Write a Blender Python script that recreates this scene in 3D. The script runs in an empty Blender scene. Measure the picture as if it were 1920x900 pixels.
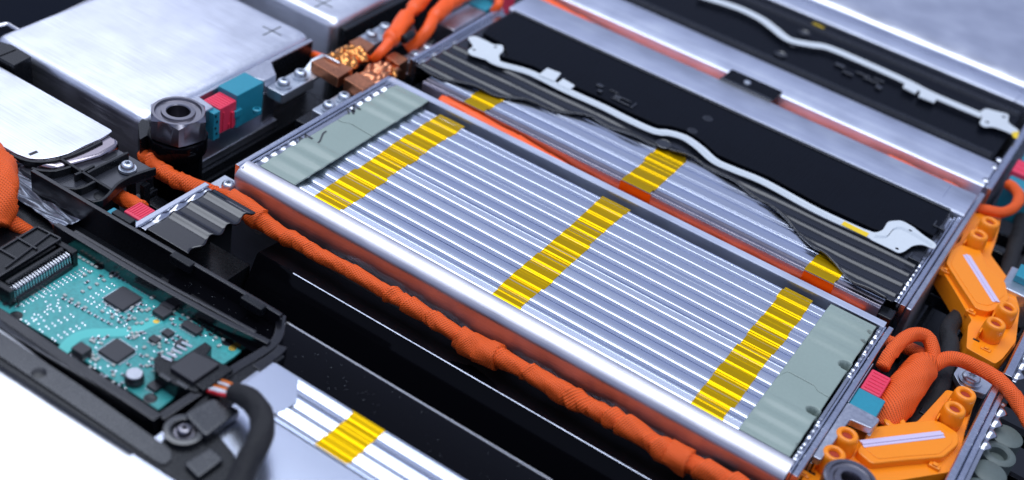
import bpy, bmesh, math, random
import numpy as np
from mathutils import Vector, Matrix
random.seed(7)
C = bpy.context.scene
PI = math.pi
U = 0.01                                   # everything below is written in centimetres

# ------------------------------------------------------------------ camera
R = np.array([[0.8269, 0.5290, 0.1906], [0.4374, -0.4386, -0.7850], [-0.3416, 0.7262, -0.5963]])
_v1 = np.array([-5939.12, -3141.53, 2428.84]); _v2 = np.array([1769.26, -1466.98, 2428.84])
_X = -_v1/np.linalg.norm(_v1); _Y = _v2/np.linalg.norm(_v2); _Z = np.cross(_X, _Y)
R = np.array([_X, _Y, _Z]).T               # rows: camera right, down, forward in the world
FP = 2428.84
CP = np.array([41.4726, -48.6324, 45.03])
def P(px, py, z=0.0):                      # the point of the level z seen at a pixel of the photograph
    d = R.T @ np.array([px-960, py-450, FP]); t = (z-CP[2])/d[2]
    p = CP+d*t; return (float(p[0]), float(p[1]), float(z))
def PY(px, py, y):                         # the same for the upright plane y
    d = R.T @ np.array([px-960, py-450, FP]); t = (y-CP[1])/d[1]
    p = CP+d*t; return (float(p[0]), float(y), float(p[2]))
cam = bpy.data.cameras.new('camera'); co = bpy.data.objects.new('camera', cam); C.collection.objects.link(co)
M = Matrix((( R[0][0], -R[1][0], -R[2][0]), (R[0][1], -R[1][1], -R[2][1]), (R[0][2], -R[1][2], -R[2][2])))
co.matrix_world = Matrix.Translation(Vector(CP*U)) @ M.to_4x4()
cam.sensor_width = 36; cam.lens = 36*FP/1920
cam.clip_start = 0.02; cam.clip_end = 50
cam.dof.use_dof = True; cam.dof.focus_distance = 0.74; cam.dof.aperture_fstop = 4.6
C.camera = co

# ------------------------------------------------------------------ world and lamps
w = bpy.data.worlds.new('World'); C.world = w; w.use_nodes = True
nt = w.node_tree; bg = nt.nodes['Background']
tc = nt.nodes.new('ShaderNodeTexCoord'); sx = nt.nodes.new('ShaderNodeSeparateXYZ')
rp = nt.nodes.new('ShaderNodeValToRGB')
nt.links.new(tc.outputs['Generated'], sx.inputs[0]); nt.links.new(sx.outputs['Z'], rp.inputs[0])
nt.links.new(rp.outputs[0], bg.inputs[0])
rp.color_ramp.elements[0].position = 0.0; rp.color_ramp.elements[0].color = (0.10, 0.12, 0.18, 1)
rp.color_ramp.elements[1].position = 1.0; rp.color_ramp.elements[1].color = (0.34, 0.39, 0.55, 1)
e = rp.color_ramp.elements.new(0.35); e.color = (0.42, 0.50, 0.80, 1)
bg.inputs[1].default_value = 0.80
def area(name, loc, target, sx_, sy_, power, col):
    l = bpy.data.lights.new(name, 'AREA'); l.shape = 'RECTANGLE'; l.size = sx_; l.size_y = sy_
    l.energy = power; l.color = col
    o = bpy.data.objects.new(name, l); C.collection.objects.link(o)
    o.location = loc
    o.rotation_euler = (Vector(target)-Vector(loc)).to_track_quat('-Z', 'Y').to_euler()
    return o
area('softbox_overhead', (-0.05, 0.12, 1.45), (-0.05, 0.12, 0), 2.2, 1.06, 28, (0.84, 0.90, 1.0))
area('softbox_left', (-1.25, 0.72, 0.80), (0.0, 0.0, 0), 1.0, 1.0, 2.3, (0.86, 0.90, 1.0))
C.view_settings.view_transform = 'Standard'; C.view_settings.look = 'None'
C.view_settings.exposure = 0.0; C.view_settings.gamma = 1.0

# ------------------------------------------------------------------ materials
MT = {}
def mat(name, col, rough=0.5, metal=0.0, bump=None, var=0.0, coat=0.0, spec=0.5, trans=0.0, aniso_axis=None, uvweave=False, rvar=0.0, sheen=0.0):
    m = bpy.data.materials.new(name); m.use_nodes = True; n = m.node_tree; b = n.nodes['Principled BSDF']
    b.inputs['Base Color'].default_value = (*col, 1); b.inputs['Roughness'].default_value = rough
    b.inputs['Metallic'].default_value = metal; b.inputs['Specular IOR Level'].default_value = spec
    b.inputs['Coat Weight'].default_value = coat; b.inputs['Coat Roughness'].default_value = 0.08
    b.inputs['Transmission Weight'].default_value = trans
    b.inputs['Sheen Weight'].default_value = sheen
    geo = n.nodes.new('ShaderNodeNewGeometry')
    mp = n.nodes.new('ShaderNodeMapping'); n.links.new(geo.outputs['Position'], mp.inputs[0])
    s = [100, 100, 100]
    if aniso_axis is not None:
        s = [150, 150, 150]; s[aniso_axis] = 4
        if len(str(name)) and name.endswith('coarse'): s[aniso_axis] = 8
    mp.inputs['Scale'].default_value = s
    nz = n.nodes.new('ShaderNodeTexNoise'); n.links.new(mp.outputs[0], nz.inputs[0])
    nz.inputs['Scale'].default_value = 7.0 if aniso_axis is not None else 6.0
    nz.inputs['Detail'].default_value = 5
    # broad unevenness: handling marks and slightly different finish
    mp2 = n.nodes.new('ShaderNodeMapping'); n.links.new(geo.outputs['Position'], mp2.inputs[0]); mp2.inputs['Scale'].default_value = (100, 100, 100)
    n2 = n.nodes.new('ShaderNodeTexNoise'); n.links.new(mp2.outputs[0], n2.inputs[0]); n2.inputs['Scale'].default_value = 0.35; n2.inputs['Detail'].default_value = 6
    if var > 0 or rvar > 0:
        ad = n.nodes.new('ShaderNodeMath'); ad.operation = 'ADD'
        n.links.new(nz.outputs[0], ad.inputs[0]); n.links.new(n2.outputs[0], ad.inputs[1])
        mr = n.nodes.new('ShaderNodeMapRange'); n.links.new(ad.outputs[0], mr.inputs[0])
        mr.inputs['From Min'].default_value = 0.6; mr.inputs['From Max'].default_value = 1.4
        mr.inputs['To Min'].default_value = 1-var; mr.inputs['To Max'].default_value = 1+var
        mx = n.nodes.new('ShaderNodeVectorMath'); mx.operation = 'SCALE'; mx.inputs[0].default_value = col
        n.links.new(mr.outputs[0], mx.inputs['Scale']); n.links.new(mx.outputs[0], b.inputs['Base Color'])
        if rvar > 0:
            mr2 = n.nodes.new('ShaderNodeMapRange'); n.links.new(ad.outputs[0], mr2.inputs[0])
            mr2.inputs['From Min'].default_value = 0.6; mr2.inputs['From Max'].default_value = 1.4
            mr2.inputs['To Min'].default_value = max(0.03, rough-rvar); mr2.inputs['To Max'].default_value = rough+rvar
            n.links.new(mr2.outputs[0], b.inputs['Roughness'])
    if bump:
        bp = n.nodes.new('ShaderNodeBump'); bp.inputs['Strength'].default_value = bump[0]; bp.inputs['Distance'].default_value = bump[1]*U
        n.links.new(nz.outputs[0], bp.inputs['Height']); n.links.new(bp.outputs[0], b.inputs['Normal'])
    if uvweave:
        uv = n.nodes.new('ShaderNodeUVMap'); uv.uv_map = 'UVMap'
        su = n.nodes.new('ShaderNodeSeparateXYZ'); n.links.new(uv.outputs[0], su.inputs[0])
        def wave(a, b_, k):                      # sin(k*(a*u+b*v))
            m1 = n.nodes.new('ShaderNodeMath'); m1.operation = 'MULTIPLY'; m1.inputs[1].default_value = a*k; n.links.new(su.outputs[0], m1.inputs[0])
            m2 = n.nodes.new('ShaderNodeMath'); m2.operation = 'MULTIPLY_ADD'; m2.inputs[1].default_value = b_*k; n.links.new(su.outputs[1], m2.inputs[0]); n.links.new(m1.outputs[0], m2.inputs[2])
            m3 = n.nodes.new('ShaderNodeMath'); m3.operation = 'SINE'; n.links.new(m2.outputs[0], m3.inputs[0]); return m3
        wa = wave(1, 0.5, 2*PI/0.135); wb = wave(-0.5, 1, 2*PI/0.135)
        mm = n.nodes.new('ShaderNodeMath'); mm.operation = 'MULTIPLY'; n.links.new(wa.outputs[0], mm.inputs[0]); n.links.new(wb.outputs[0], mm.inputs[1])
        ab = n.nodes.new('ShaderNodeMath'); ab.operation = 'ADD'; n.links.new(mm.outputs[0], ab.inputs[0]); n.links.new(wa.outputs[0], ab.inputs[1])
        bp = n.nodes.new('ShaderNodeBump'); bp.inputs['Strength'].default_value = 0.6; bp.inputs['Distance'].default_value = 0.03*U
        n.links.new(ab.outputs[0], bp.inputs['Height']); n.links.new(bp.outputs[0], b.inputs['Normal'])
        mr = n.nodes.new('ShaderNodeMapRange'); n.links.new(ab.outputs[0], mr.inputs[0]); mr.inputs['From Min'].default_value = -1.4; mr.inputs['From Max'].default_value = 1.4
        mr.inputs['To Min'].default_value = 0.55; mr.inputs['To Max'].default_value = 1.15
        mx = n.nodes.new('ShaderNodeVectorMath'); mx.operation = 'SCALE'; mx.inputs[0].default_value = col
        n.links.new(mr.outputs[0], mx.inputs['Scale']); n.links.new(mx.outputs[0], b.inputs['Base Color'])
    MT[name] = m; return m
mat('brushed', (0.82, 0.86, 0.97), 0.44, 1, bump=(0.5, 0.008), var=0.12, rvar=0.06, aniso_axis=0)
mat('brushed_plate', (0.85, 0.87, 0.93), 0.38, 1, bump=(1.0, 0.013), var=0.16, rvar=0.12, aniso_axis=0)
mat('rail_metal', (0.58, 0.57, 0.62), 0.43, 1, bump=(0.35, 0.006), var=0.14, rvar=0.08, aniso_axis=0)
mat('wall_metal', (0.45, 0.40, 0.43), 0.20, 1, bump=(0.2, 0.004), var=0.12, rvar=0.05, aniso_axis=0)
mat('cell_metal', (0.74, 0.79, 0.91), 0.24, 1, bump=(0.10, 0.003), var=0.03, aniso_axis=0)
mat('rim_metal', (0.62, 0.65, 0.74), 0.24, 1, bump=(0.3, 0.006), var=0.12, rvar=0.1)
mat('weld_metal', (0.55, 0.57, 0.62), 0.24, 1, bump=(0.12, 0.008), var=0.15)
mat('cast_metal', (0.55, 0.57, 0.64), 0.38, 1, bump=(0.5, 0.012), var=0.15, rvar=0.1)
mat('film_grey', (0.20, 0.22, 0.27), 0.35, .6, bump=(0.3, 0.02), var=0.4)
mat('zinc', (0.60, 0.64, 0.70), 0.36, 0.9, bump=(0.3, 0.008), var=0.15)
mat('steel', (0.27, 0.26, 0.29), 0.27, 1, bump=(0.15, 0.003), var=0.1)
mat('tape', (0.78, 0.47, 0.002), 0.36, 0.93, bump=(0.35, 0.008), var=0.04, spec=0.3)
mat('tape_wall', (0.55, 0.22, 0.01), 0.28, 0.8, var=0.04)  # darker copy of the tape, side-wall shade put into its colour
mat('cover_green', (0.27, 0.335, 0.295), 0.32, 0, bump=(0.15, 0.006), var=0.05, rvar=0.05)
mat('black', (0.006, 0.007, 0.009), 0.28, 0, bump=(0.25, 0.01), var=0.2, rvar=0.08, spec=0.38)
mat('black_brushed', (0.003, 0.004, 0.007), 0.30, 0, bump=(0.4, 0.010), var=0.3, rvar=0.1, aniso_axis=1, spec=0.08)
mat('black_sheet', (0.002, 0.003, 0.006), 0.25, 0, bump=(0.35, 0.008), var=0.2, rvar=0.08, spec=0.75)
mat('black_rib', (0.010, 0.012, 0.016), 0.26, 0, bump=(0.3, 0.008), spec=1.0, rvar=0.08, var=0.2)
mat('black_satin', (0.003, 0.003, 0.005), 0.20, 0, bump=(0.3, 0.006), spec=0.9, rvar=0.05, aniso_axis=0)
mat('black_gloss', (0.002, 0.002, 0.003), 0.07, 0, bump=(0.03, 0.01), spec=0.12)
mat('black_foam', (0.008, 0.008, 0.010), 0.75, 0, bump=(1.0, 0.05), var=0.4)
mat('orange_cloth', (1.0, 0.125, 0.006), 0.55, 0, uvweave=True)
mat('orange_tube', (0.95, 0.11, 0.008), 0.45, 0, bump=(0.3, 0.02), var=0.05)
mat('orange_plastic', (0.95, 0.27, 0.008), 0.28, 0, bump=(0.08, 0.006), var=0.03)
mat('orange_dark', (0.35, 0.03, 0.006), 0.5, 0)  # darker copy of the orange plastic, hole shade put into its colour
mat('teal', (0.02, 0.25, 0.34), 0.40, 0, bump=(0.3, 0.012), var=0.08)
mat('pink', (0.78, 0.045, 0.10), 0.35, 0, bump=(0.1, 0.01), var=0.05)
mat('copper', (0.62, 0.25, 0.13), 0.36, 1, bump=(0.5, 0.02), var=0.3, rvar=0.1)
mat('copper_bright', (0.66, 0.27, 0.08), 0.24, 1, bump=(0.6, 0.03), var=0.3)
mat('flex_white', (0.62, 0.66, 0.68), 0.28, 0, var=0.04)
mat('flex_trace', (0.42, 0.47, 0.52), 0.30, 0)
mat('yellow_label', (0.85, 0.58, 0.01), 0.35, 0)
mat('board_green', (0.045, 0.32, 0.31), 0.28, 0, bump=(0.3, 0.01), var=0.35, coat=0.3)
mat('board_track', (0.08, 0.50, 0.46), 0.28, 0, coat=0.3)
mat('solder', (0.80, 0.82, 0.85), 0.20, 1, var=0.1)
mat('chip', (0.022, 0.022, 0.028), 0.40, 0, var=0.1)
mat('ceramic', (0.42, 0.44, 0.42), 0.4, 0)
mat('gold', (0.95, 0.62, 0.12), 0.3, 1)
mat('wire_white', (0.7, 0.72, 0.78), 0.4); mat('wire_red', (0.55, 0.01, 0.02), 0.4); mat('wire_orange', (0.75, 0.18, 0.02), 0.4)
mat('clear_strip', (0.66, 0.56, 0.74), 0.12, 0, coat=0.8)
mat('grey_green_seal', (0.10, 0.125, 0.115), 0.5, 0, var=0.1)
mat('grey_gasket', (0.28, 0.30, 0.28), 0.6, 0)
mat('floor_black', (0.006, 0.007, 0.010), 0.30, 0, var=0.3)
mat('black_shiny', (0.02, 0.022, 0.03), 0.30, 0, bump=(0.4, 0.012), spec=1.0, rvar=0.1, aniso_axis=1)
mat('deep_black', (0.004, 0.006, 0.012), 0.45, 0, spec=0.02)
mat('dark_mark', (0.05, 0.055, 0.06), 0.4, 0)
mat('lip_metal', (0.75, 0.75, 0.78), 0.2, 1)

# ------------------------------------------------------------------ object helpers
WL = {}                                     # world position (cm) of every empty or mesh origin
def thing(name, label, cat, loc=(0, 0, 0), group=None):
    o = bpy.data.objects.new(name, None); C.collection.objects.link(o); o.empty_display_size = 0.01
    o.location = Vector(loc)*U; WL[o] = Vector(loc); o['label'] = label; o['category'] = cat
    if group: o['group'] = group
    return o
def tag(o, label, cat, group=None):
    o['label'] = label; o['category'] = cat
    if group: o['group'] = group
    return o
def struct(o): o['kind'] = 'structure'; return o
def obj(name, vs, fs, m, parent=None, smooth=False, bevel=0, seg=2, solid=0, uvs=None, sub=0, label=None, keepn=False):
    vs = [Vector(v) for v in vs]
    lo = Vector((min(v.x for v in vs), min(v.y for v in vs), min(v.z for v in vs)))
    hi = Vector((max(v.x for v in vs), max(v.y for v in vs), max(v.z for v in vs)))
    c = (lo+hi)/2; c.z = lo.z
    me = bpy.data.meshes.new(name); me.from_pydata([tuple((v-c)*U) for v in vs], [], fs); me.update()
    if uvs:
        ul = me.uv_layers.new(name='UVMap')
        for lp in me.loops: ul.data[lp.index].uv = uvs[lp.vertex_index]
    bm = bmesh.new(); bm.from_mesh(me)
    if not uvs and not keepn: bmesh.ops.recalc_face_normals(bm, faces=bm.faces)
    bm.to_mesh(me); bm.free()
    me.materials.append(MT[m])
    o = bpy.data.objects.new(name, me); C.collection.objects.link(o)
    pl = WL[parent] if parent else Vector((0, 0, 0))
    o.parent = parent; o.location = (c-pl)*U; WL[o] = c
    if smooth or bevel: me.polygons.foreach_set('use_smooth', [True]*len(me.polygons))
    if solid:
        s = o.modifiers.new('solid', 'SOLIDIFY'); s.thickness = solid*U; s.offset = -1
    if sub:
        s = o.modifiers.new('sub', 'SUBSURF'); s.levels = sub; s.render_levels = sub
    if bevel:
        b = o.modifiers.new('bevel', 'BEVEL'); b.width = bevel*U; b.segments = seg; b.limit_method = 'ANGLE'; b.angle_limit = math.radians(35); b.harden_normals = True
    elif smooth == 'auto':
        me.set_sharp_from_angle(angle=math.radians(35))
    if label: o['label'] = label
    return o
def boxv(x0, x1, y0, y1, z0, z1):
    v = [(x, y, z) for z in (z0, z1) for y in (y0, y1) for x in (x0, x1)]
    return v, [(0, 2, 3, 1), (4, 5, 7, 6), (0, 1, 5, 4), (2, 6, 7, 3), (0, 4, 6, 2), (1, 3, 7, 5)]
def box(name, x0, x1, y0, y1, z0, z1, m, parent=None, bevel=0.05, label=None):
    v, f = boxv(x0, x1, y0, y1, z0, z1); return obj(name, v, f, m, parent, bevel=bevel, label=label)
def boxes(name, lst, m, parent=None, bevel=0.02):
    V = []; F = []
    for b in lst:
        v, f = boxv(*b); n = len(V); V += v; F += [tuple(i+n for i in q) for q in f]
    return obj(name, V, F, m, parent, bevel=bevel)
def slab(name, pts, z0, z1, m, parent=None, bevel=0.06, px=False, seg=2, label=None):
    if px: pts = [P(a, b, z1)[:2] for a, b in pts]
    n = len(pts)
    a = sum(pts[i][0]*pts[(i+1) % n][1]-pts[(i+1) % n][0]*pts[i][1] for i in range(n))
    if a < 0: pts = pts[::-1]
    v = [(x, y, z0) for x, y in pts]+[(x, y, z1) for x, y in pts]
    f = [tuple(range(n-1, -1, -1)), tuple(range(n, 2*n))]+[(i, (i+1) % n, n+(i+1) % n, n+i) for i in range(n)]
    return obj(name, v, f, m, parent, bevel=bevel, seg=seg, label=label)
def arc(pts, k=5, r=0.5, closed=True):      # round the corners of a plan outline
    out = []; n = len(pts)
    for i in range(n):
        p0 = Vector(pts[i-1]); p1 = Vector(pts[i]); p2 = Vector(pts[(i+1) % n])
        if not closed and i in (0, n-1): out.append(tuple(p1)); continue
        a = (p0-p1); b = (p2-p1); d = min(r, a.length*.45, b.length*.45)
        a = p1+a.normalized()*d; b = p1+b.normalized()*d
        for j in range(k+1):
            t = j/k; out.append(tuple((1-t)**2*a+2*t*(1-t)*p1+t*t*b))
    return out
def extrude_x(name, prof, x0, x1, m, parent=None, nx=1, smooth='auto', cap=True, bow=None):
    n = len(prof); V = []; F = []
    for i in range(nx+1):
        x = x0+(x1-x0)*i/nx
        for (y, z) in prof: V.append((x, y, z+(bow(x, y) if bow else 0)))
    for i in range(nx):
        for j in range(n-1):
            a = i*n+j; F.append((a, a+1, a+n+1, a+n))
    if cap:
        for i in range(nx): F.append((i*n+n-1, i*n, (i+1)*n, (i+1)*n+n-1))
        F.append(tuple(range(n-1, -1, -1))); F.append(tuple(nx*n+k for k in range(n)))
    return obj(name, V, F, m, parent, smooth=smooth)
def patch(name, nx, ny, fn, m, parent=None, solid=0.1, smooth=True, label=None):
    V = [fn(i/nx, j/ny) for j in range(ny+1) for i in range(nx+1)]
    F = [(j*(nx+1)+i, j*(nx+1)+i+1, (j+1)*(nx+1)+i+1, (j+1)*(nx+1)+i) for j in range(ny) for i in range(nx)]
    return obj(name, V, F, m, parent, smooth=smooth, solid=solid, label=label, keepn=True)
def lathe(name, prof, c, m, parent=None, n=32, smooth='auto', label=None):
    V = []; F = []; k = len(prof)
    for i in range(n):
        a = 2*PI*i/n
        for r, z in prof: V.append((c[0]+r*math.cos(a), c[1]+r*math.sin(a), c[2]+z))
    for i in range(n):
        for j in range(k-1):
            a = i*k+j; b = ((i+1) % n)*k+j; F.append((a, b, b+1, a+1))
    if prof[0][0] > 0 : F.append(tuple(i*k for i in range(n))[::-1])
    if prof[-1][0] > 0: F.append(tuple(i*k+k-1 for i in range(n)))
    return obj(name, V, F, m, parent, smooth=smooth, label=label)
def spline(pts, step=0.12):
    pts = [Vector(p) for p in pts]; P_ = [2*pts[0]-pts[1]]+pts+[2*pts[-1]-pts[-2]]; out = []
    for i in range(1, len(P_)-2):
        p0, p1, p2, p3 = P_[i-1:i+3]; n = max(2, int((p2-p1).length/step))
        for j in range(n):
            t = j/n; out.append(0.5*((2*p1)+(p2-p0)*t+(2*p0-5*p1+4*p2-p3)*t*t+(3*p1-p0-3*p2+p3)*t**3))
    out.append(pts[-1]); return out
def tube(name, pts, r, m, parent=None, n=16, step=0.12, wrap=0, seed=0, rf=None, flat=1.0, label=None, amp=0.10):
    sp = spline(pts, step); V = []; F = []; UV = []; L = 0; up = Vector((0, 0, 1)); prev = None
    rnd = random.Random(seed)
    T = [(sp[min(i+1, len(sp)-1)]-sp[max(i-1, 0)]).normalized() for i in range(len(sp))]
    nrm = T[0].cross(up); nrm = nrm.normalized() if nrm.length > .05 else Vector((1, 0, 0))
    tot = sum((sp[i+1]-sp[i]).length for i in range(len(sp)-1)); steps = []
    s = rnd.uniform(.2, 1)
    while s < tot and wrap:
        g = wrap*rnd.choice((.5, .8, 1.1, 1.6, 2.3))*rnd.uniform(.8, 1.2); steps.append((s, rnd.uniform(.25, 1.5), rnd.uniform(-1.3, 1.3), g)); s += g
    for i, p in enumerate(sp):
        if i: L += (p-sp[i-1]).length
        t = T[i]; nrm = (nrm-t*nrm.dot(t)).normalized(); bi = t.cross(nrm)
        base = rf(L/tot) if rf else r
        for k in range(n+1):
            a = 2*PI*k/n; rr = base
            if wrap:
                q = L+0.75*base*math.cos(a+.8)
                for (s0, am, tw, gl_) in steps:       # overlapping turns of wrapped cloth: each turn ends in a small step
                    dlt = q+tw*base*math.sin(a)*.7-s0
                    if 0 <= dlt < gl_: rr += base*amp*am*(1-dlt/gl_)**1.2
                rr += base*0.035*math.sin(3*a+L*2.1+seed)+base*.025*math.sin(5*a-L*3.3)
            V.append(p+nrm*(math.cos(a)*rr)+bi*(math.sin(a)*rr*flat)); UV.append((L, a*base))
    for i in range(len(sp)-1):
        for k in range(n):
            a = i*(n+1)+k; F.append((a, a+n+1, a+n+2, a+1))
    F.append(tuple(range(n))); F.append(tuple((len(sp)-1)*(n+1)+k for k in range(n-1, -1, -1)))
    return obj(name, V, F, m, parent, smooth=True, uvs=UV, label=label)
def ribbon(name, pts, wid, th, m, parent=None, z=None, step=.3):
    sp = spline(pts, step); V = []; F = []
    for i, p in enumerate(sp):
        t = (sp[min(i+1, len(sp)-1)]-sp[max(i-1, 0)]).normalized(); s = Vector((-t.y, t.x, 0)).normalized()*wid/2
        for q in (p-s, p+s, p+s+Vector((0, 0, th)), p-s+Vector((0, 0, th))): V.append(q)
    for i in range(len(sp)-1):
        for k in range(4): F.append((i*4+k, i*4+(k+1) % 4, i*4+4+(k+1) % 4, i*4+4+k))
    F.append((0, 1, 2, 3)); e = (len(sp)-1)*4; F.append((e+3, e+2, e+1, e))
    return obj(name, V, F, m, parent, smooth='auto')
def wall_path(name, pxs, z0, z1, wid, m, parent=None):   # upright rib following a path
    o = ribbon(name, [(*P(a, b, z1)[:2], z0) for a, b in pxs], wid, z1-z0, m, parent)
    b = o.modifiers.new('b', 'BEVEL'); b.width = .045*U; b.segments = 2; b.limit_method = 'ANGLE'; b.angle_limit = 1.0; b.harden_normals = True
    return o
def lobe(r, k=6, d=0.28, n=48):
    return [(r*(1+d*math.cos(k*2*PI*i/n))*math.cos(2*PI*i/n), r*(1+d*math.cos(k*2*PI*i/n))*math.sin(2*PI*i/n)) for i in range(n)]
def screw(c, r, m='zinc', parent=None, name='screw', label=None, washer=True, h=0.42):
    # pan head with a six-lobed socket sunk into it
    n = 48; lb = lobe(r*.40, d=.22); V = []; F = []
    rings = [[(r*math.cos(2*PI*i/n), r*math.sin(2*PI*i/n), 0) for i in range(n)]]
    for rr, z in ((1.0, .35), (.93, .68), (.78, .9), (.58, 1.0)):
        rings.append([(rr*r*math.cos(2*PI*i/n), rr*r*math.sin(2*PI*i/n), z*h) for i in range(n)])
    rings.append([(x, y, h) for x, y in lb]); rings.append([(x, y, h*.35) for x, y in lb])
    for g in rings: V += [(c[0]+x, c[1]+y, c[2]+z) for x, y, z in g]
    for k in range(len(rings)-1):
        for i in range(n): F.append((k*n+i, k*n+(i+1) % n, (k+1)*n+(i+1) % n, (k+1)*n+i))
    F.append(tuple((len(rings)-1)*n+i for i in range(n)))
    if not parent:
        o = obj(name, V, F, m, None, smooth='auto')
    else:
        o = obj(name, V, F, m, parent, smooth='auto')
        if washer:
            lathe('washer', [(r*.5, -.0), (r*1.28, 0), (r*1.3, -.04), (r*1.3, -.14), (r*.5, -.14)], c, m, o)
    if label: o['label'] = label
    return o
def scal(y, zones, p, ph=0):
    s = 0
    for a, b in zones:
        if a < y < b: s = (0.5-0.5*math.cos(2*PI*(y-a)/p))*min(1, (y-a)/.3, (b-y)/.3)
    return s

# ------------------------------------------------------------------ setting: the black tray underneath
v, f = boxv(-70, 90, -60, 110, -12.4, -11); struct(obj('tray_floor', v, f, 'floor_black'))

# ------------------------------------------------------------------ cell profile
def cell_prof(y0, p, z, rnd):
    a = rnd.uniform(.27, .36); b = rnd.uniform(.085, .15); q = rnd.uniform(.70, .84); g = rnd.choice((.0, .005, .011, .018)); j = rnd.uniform(-.012, .012)
    h = .35*b
    return [(y0+.04, z-.9), (y0+.04, z-.05-h), (y0+.06, z-h), (y0+a*.55, z-h), (y0+a*.62, z-h-.025), (y0+a*.66, z-h-.025), (y0+a*.78, z-h+.012),
            (y0+a, z-h), (y0+a+b*.5, z-h*.5), (y0+a+b, z), (y0+p*q, z+j*.4-g), (y0+p*q+.05, z+j*.4), (y0+p*(q+.06), z+j), (y0+p*.955, z+j), (y0+p-.05, z-.05), (y0+p-.03, z-.9)]
def cells(root, y0, n, p, z, x0, x1, seed):
    rnd = random.Random(seed); env = []
    for i in range(n):
        pr = cell_prof(y0+i*p, p, z, rnd); env += pr[2:-1]
        k = rnd.uniform(0, 6)
        extrude_x('cell', pr, x0, x1, 'cell_metal', root, nx=40, bow=lambda x, y, k=k: .006*math.sin(x*.55+k)+.003*math.sin(x*1.9+k*2))
    return env
def env_z(env, y):
    if y <= env[0][0]: return env[0][1]
    for (a, b), (c, d) in zip(env, env[1:]):
        if a <= y <= c and c > a: return b+(d-b)*(y-a)/(c-a)
    return env[-1][1]
def tape(root, env, x0, x1, y0, y1, dz=.014, slant=0, name='tape_strip', round_end=False):
    rnd = random.Random(int(x0*10)); ny = 260; off = {}
    def sh(y, s): 
        i = int((y+s)/1.1)
        if (i, s) not in off: off[(i, s)] = rnd.uniform(-.09, .09)
        return off[(i, s)]
    def fn(u, v):
        y = y0+(y1-y0)*v; c = (y-y0)*slant
        a = x0+sh(y, 0)+c; b = x1+sh(y, .5)+c
        if round_end:
            q = max(0, (y-(y1-.8))/.8); h = (b-a)/2*(1-math.sqrt(max(0, 1-q*q))); a += h; b -= h
        return (a+(b-a)*u, y, env_z(env, y)+dz)
    return patch(name, 4, ny, fn, 'tape', root, solid=.008, smooth=False)

# ------------------------------------------------------------------ main battery module (front middle)
m1 = thing('battery_module', 'silver battery module with grey-green end covers and three yellow tape strips, in the centre', 'battery module', (18, 7.7, -10.8), 'battery modules in rows')
def rnd_edge(y0, r, z=0, k=8, side=-1, ry=None):
    ry = ry or r # quarter round from the top to a face looking towards -y
    return [(y0+ry-ry*math.sin(t*PI/2/k), z-r+r*math.cos(t*PI/2/k)) for t in range(k+1)]
def front_rail(root, y0, yin, x0, x1, r, zt=0, zb=-10.6, name='front_rail', m='rail_metal'):
    pr = [(yin, zb), (yin, zt-.05), (yin-.03, zt-.01)]+rnd_edge(y0, r, zt, 14, ry=1.12)+[(y0, zb)]
    return extrude_x(name, pr, x0, x1, m, root, nx=2)
front_rail(m1, 0.0, 1.22, 0.12, 36.05, .72)
extrude_x('rear_rail', [(14.98, -10.6), (14.98, -.06), (15.03, 0), (15.50, 0.0), (15.56, -.07), (15.56, -10.6)], .15, 36.1, 'brushed', m1)
extrude_x('cavity_shade', [(14.2, -1.6), (14.2, -.9), (14.96, -.9), (14.96, -1.6)], .9, 35.8, 'black', m1)  # black strip painting the shaded cavity under the rear rail
env1 = cells(m1, 1.24, 12, 1.09, -.30, 3.2, 33.6, 3)
tape(m1, env1, 4.85, 6.85, 1.22, 14.6); tape(m1, env1, 17.45, 19.4, 1.22, 14.55); tape(m1, env1, 30.0, 31.93, 1.22, 14.6)
boxes('base', [(.3, 35.9, .2, 15.4, -10.7, -2.0)], 'floor_black', m1)
def end_rim(root, xo, xi, y0, y1, zones, per=.85, sgn=1, zt=0.0, zb=-10.6, wide=.34):
    # folded end sheet: a plain outer lip, a groove and a scalloped weld line along the inside
    r0 = extrude_y('end_plate', [(xo, zb), (xo, zt-.05), (xo+sgn*.05, zt), (xo+sgn*(wide-.05), zt), (xo+sgn*wide, zt-.06), (xo+sgn*(wide+.03), zb)], y0, y1, 'rim_metal', root)
    extrude_y('end_plate', [(xo+sgn*(wide+.05), zb), (xo+sgn*(wide+.05), zt-.12), (xo+sgn*(wide+.09), zt-.08), (xo+sgn*(wide+.16), zt-.08), (xo+sgn*(wide+.2), zt-.13), (xo+sgn*(wide+.2), zb)], y0+.1, y1-.1, 'rim_metal', root)
    x2 = xo+sgn*(wide+.22); rj = random.Random(int(abs(xo)*100)); jit = [rj.uniform(.25, 1.0) for _ in range(80)]
    def fn(u, v):
        y = y0+.25+(y1-y0-.5)*v; s = scal(y, zones, per)*jit[int((y-zones[0][0])/per) % 80]
        return (x2+(xi-x2)*u*(0.75+.25*s), y, zt-.22+.20*s*math.sin(PI*min(1, .15+u))**.7)
    patch('weld_seam', 8, 320, fn, 'weld_metal', root, solid=.05)
def extrude_y(name, prof, y0, y1, m, parent=None):
    n = len(prof); V = [(x, y, z) for y in (y0, y1) for (x, z) in prof]
    F = [(j, (j+1) % n, n+(j+1) % n, n+j) for j in range(n)]+[tuple(range(n)), tuple(range(2*n-1, n-1, -1))]
    return obj(name, V, F, m, parent, bevel=.02)
end_rim(m1, -.18, .95, .35, 15.45, [(1.0, 5.2), (10.3, 14.9)], .86)
end_rim(m1, 36.62, 35.80, .25, 15.3, [(.8, 5.4), (9.4, 14.9)], .62, sgn=-1, zt=-.02)

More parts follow.
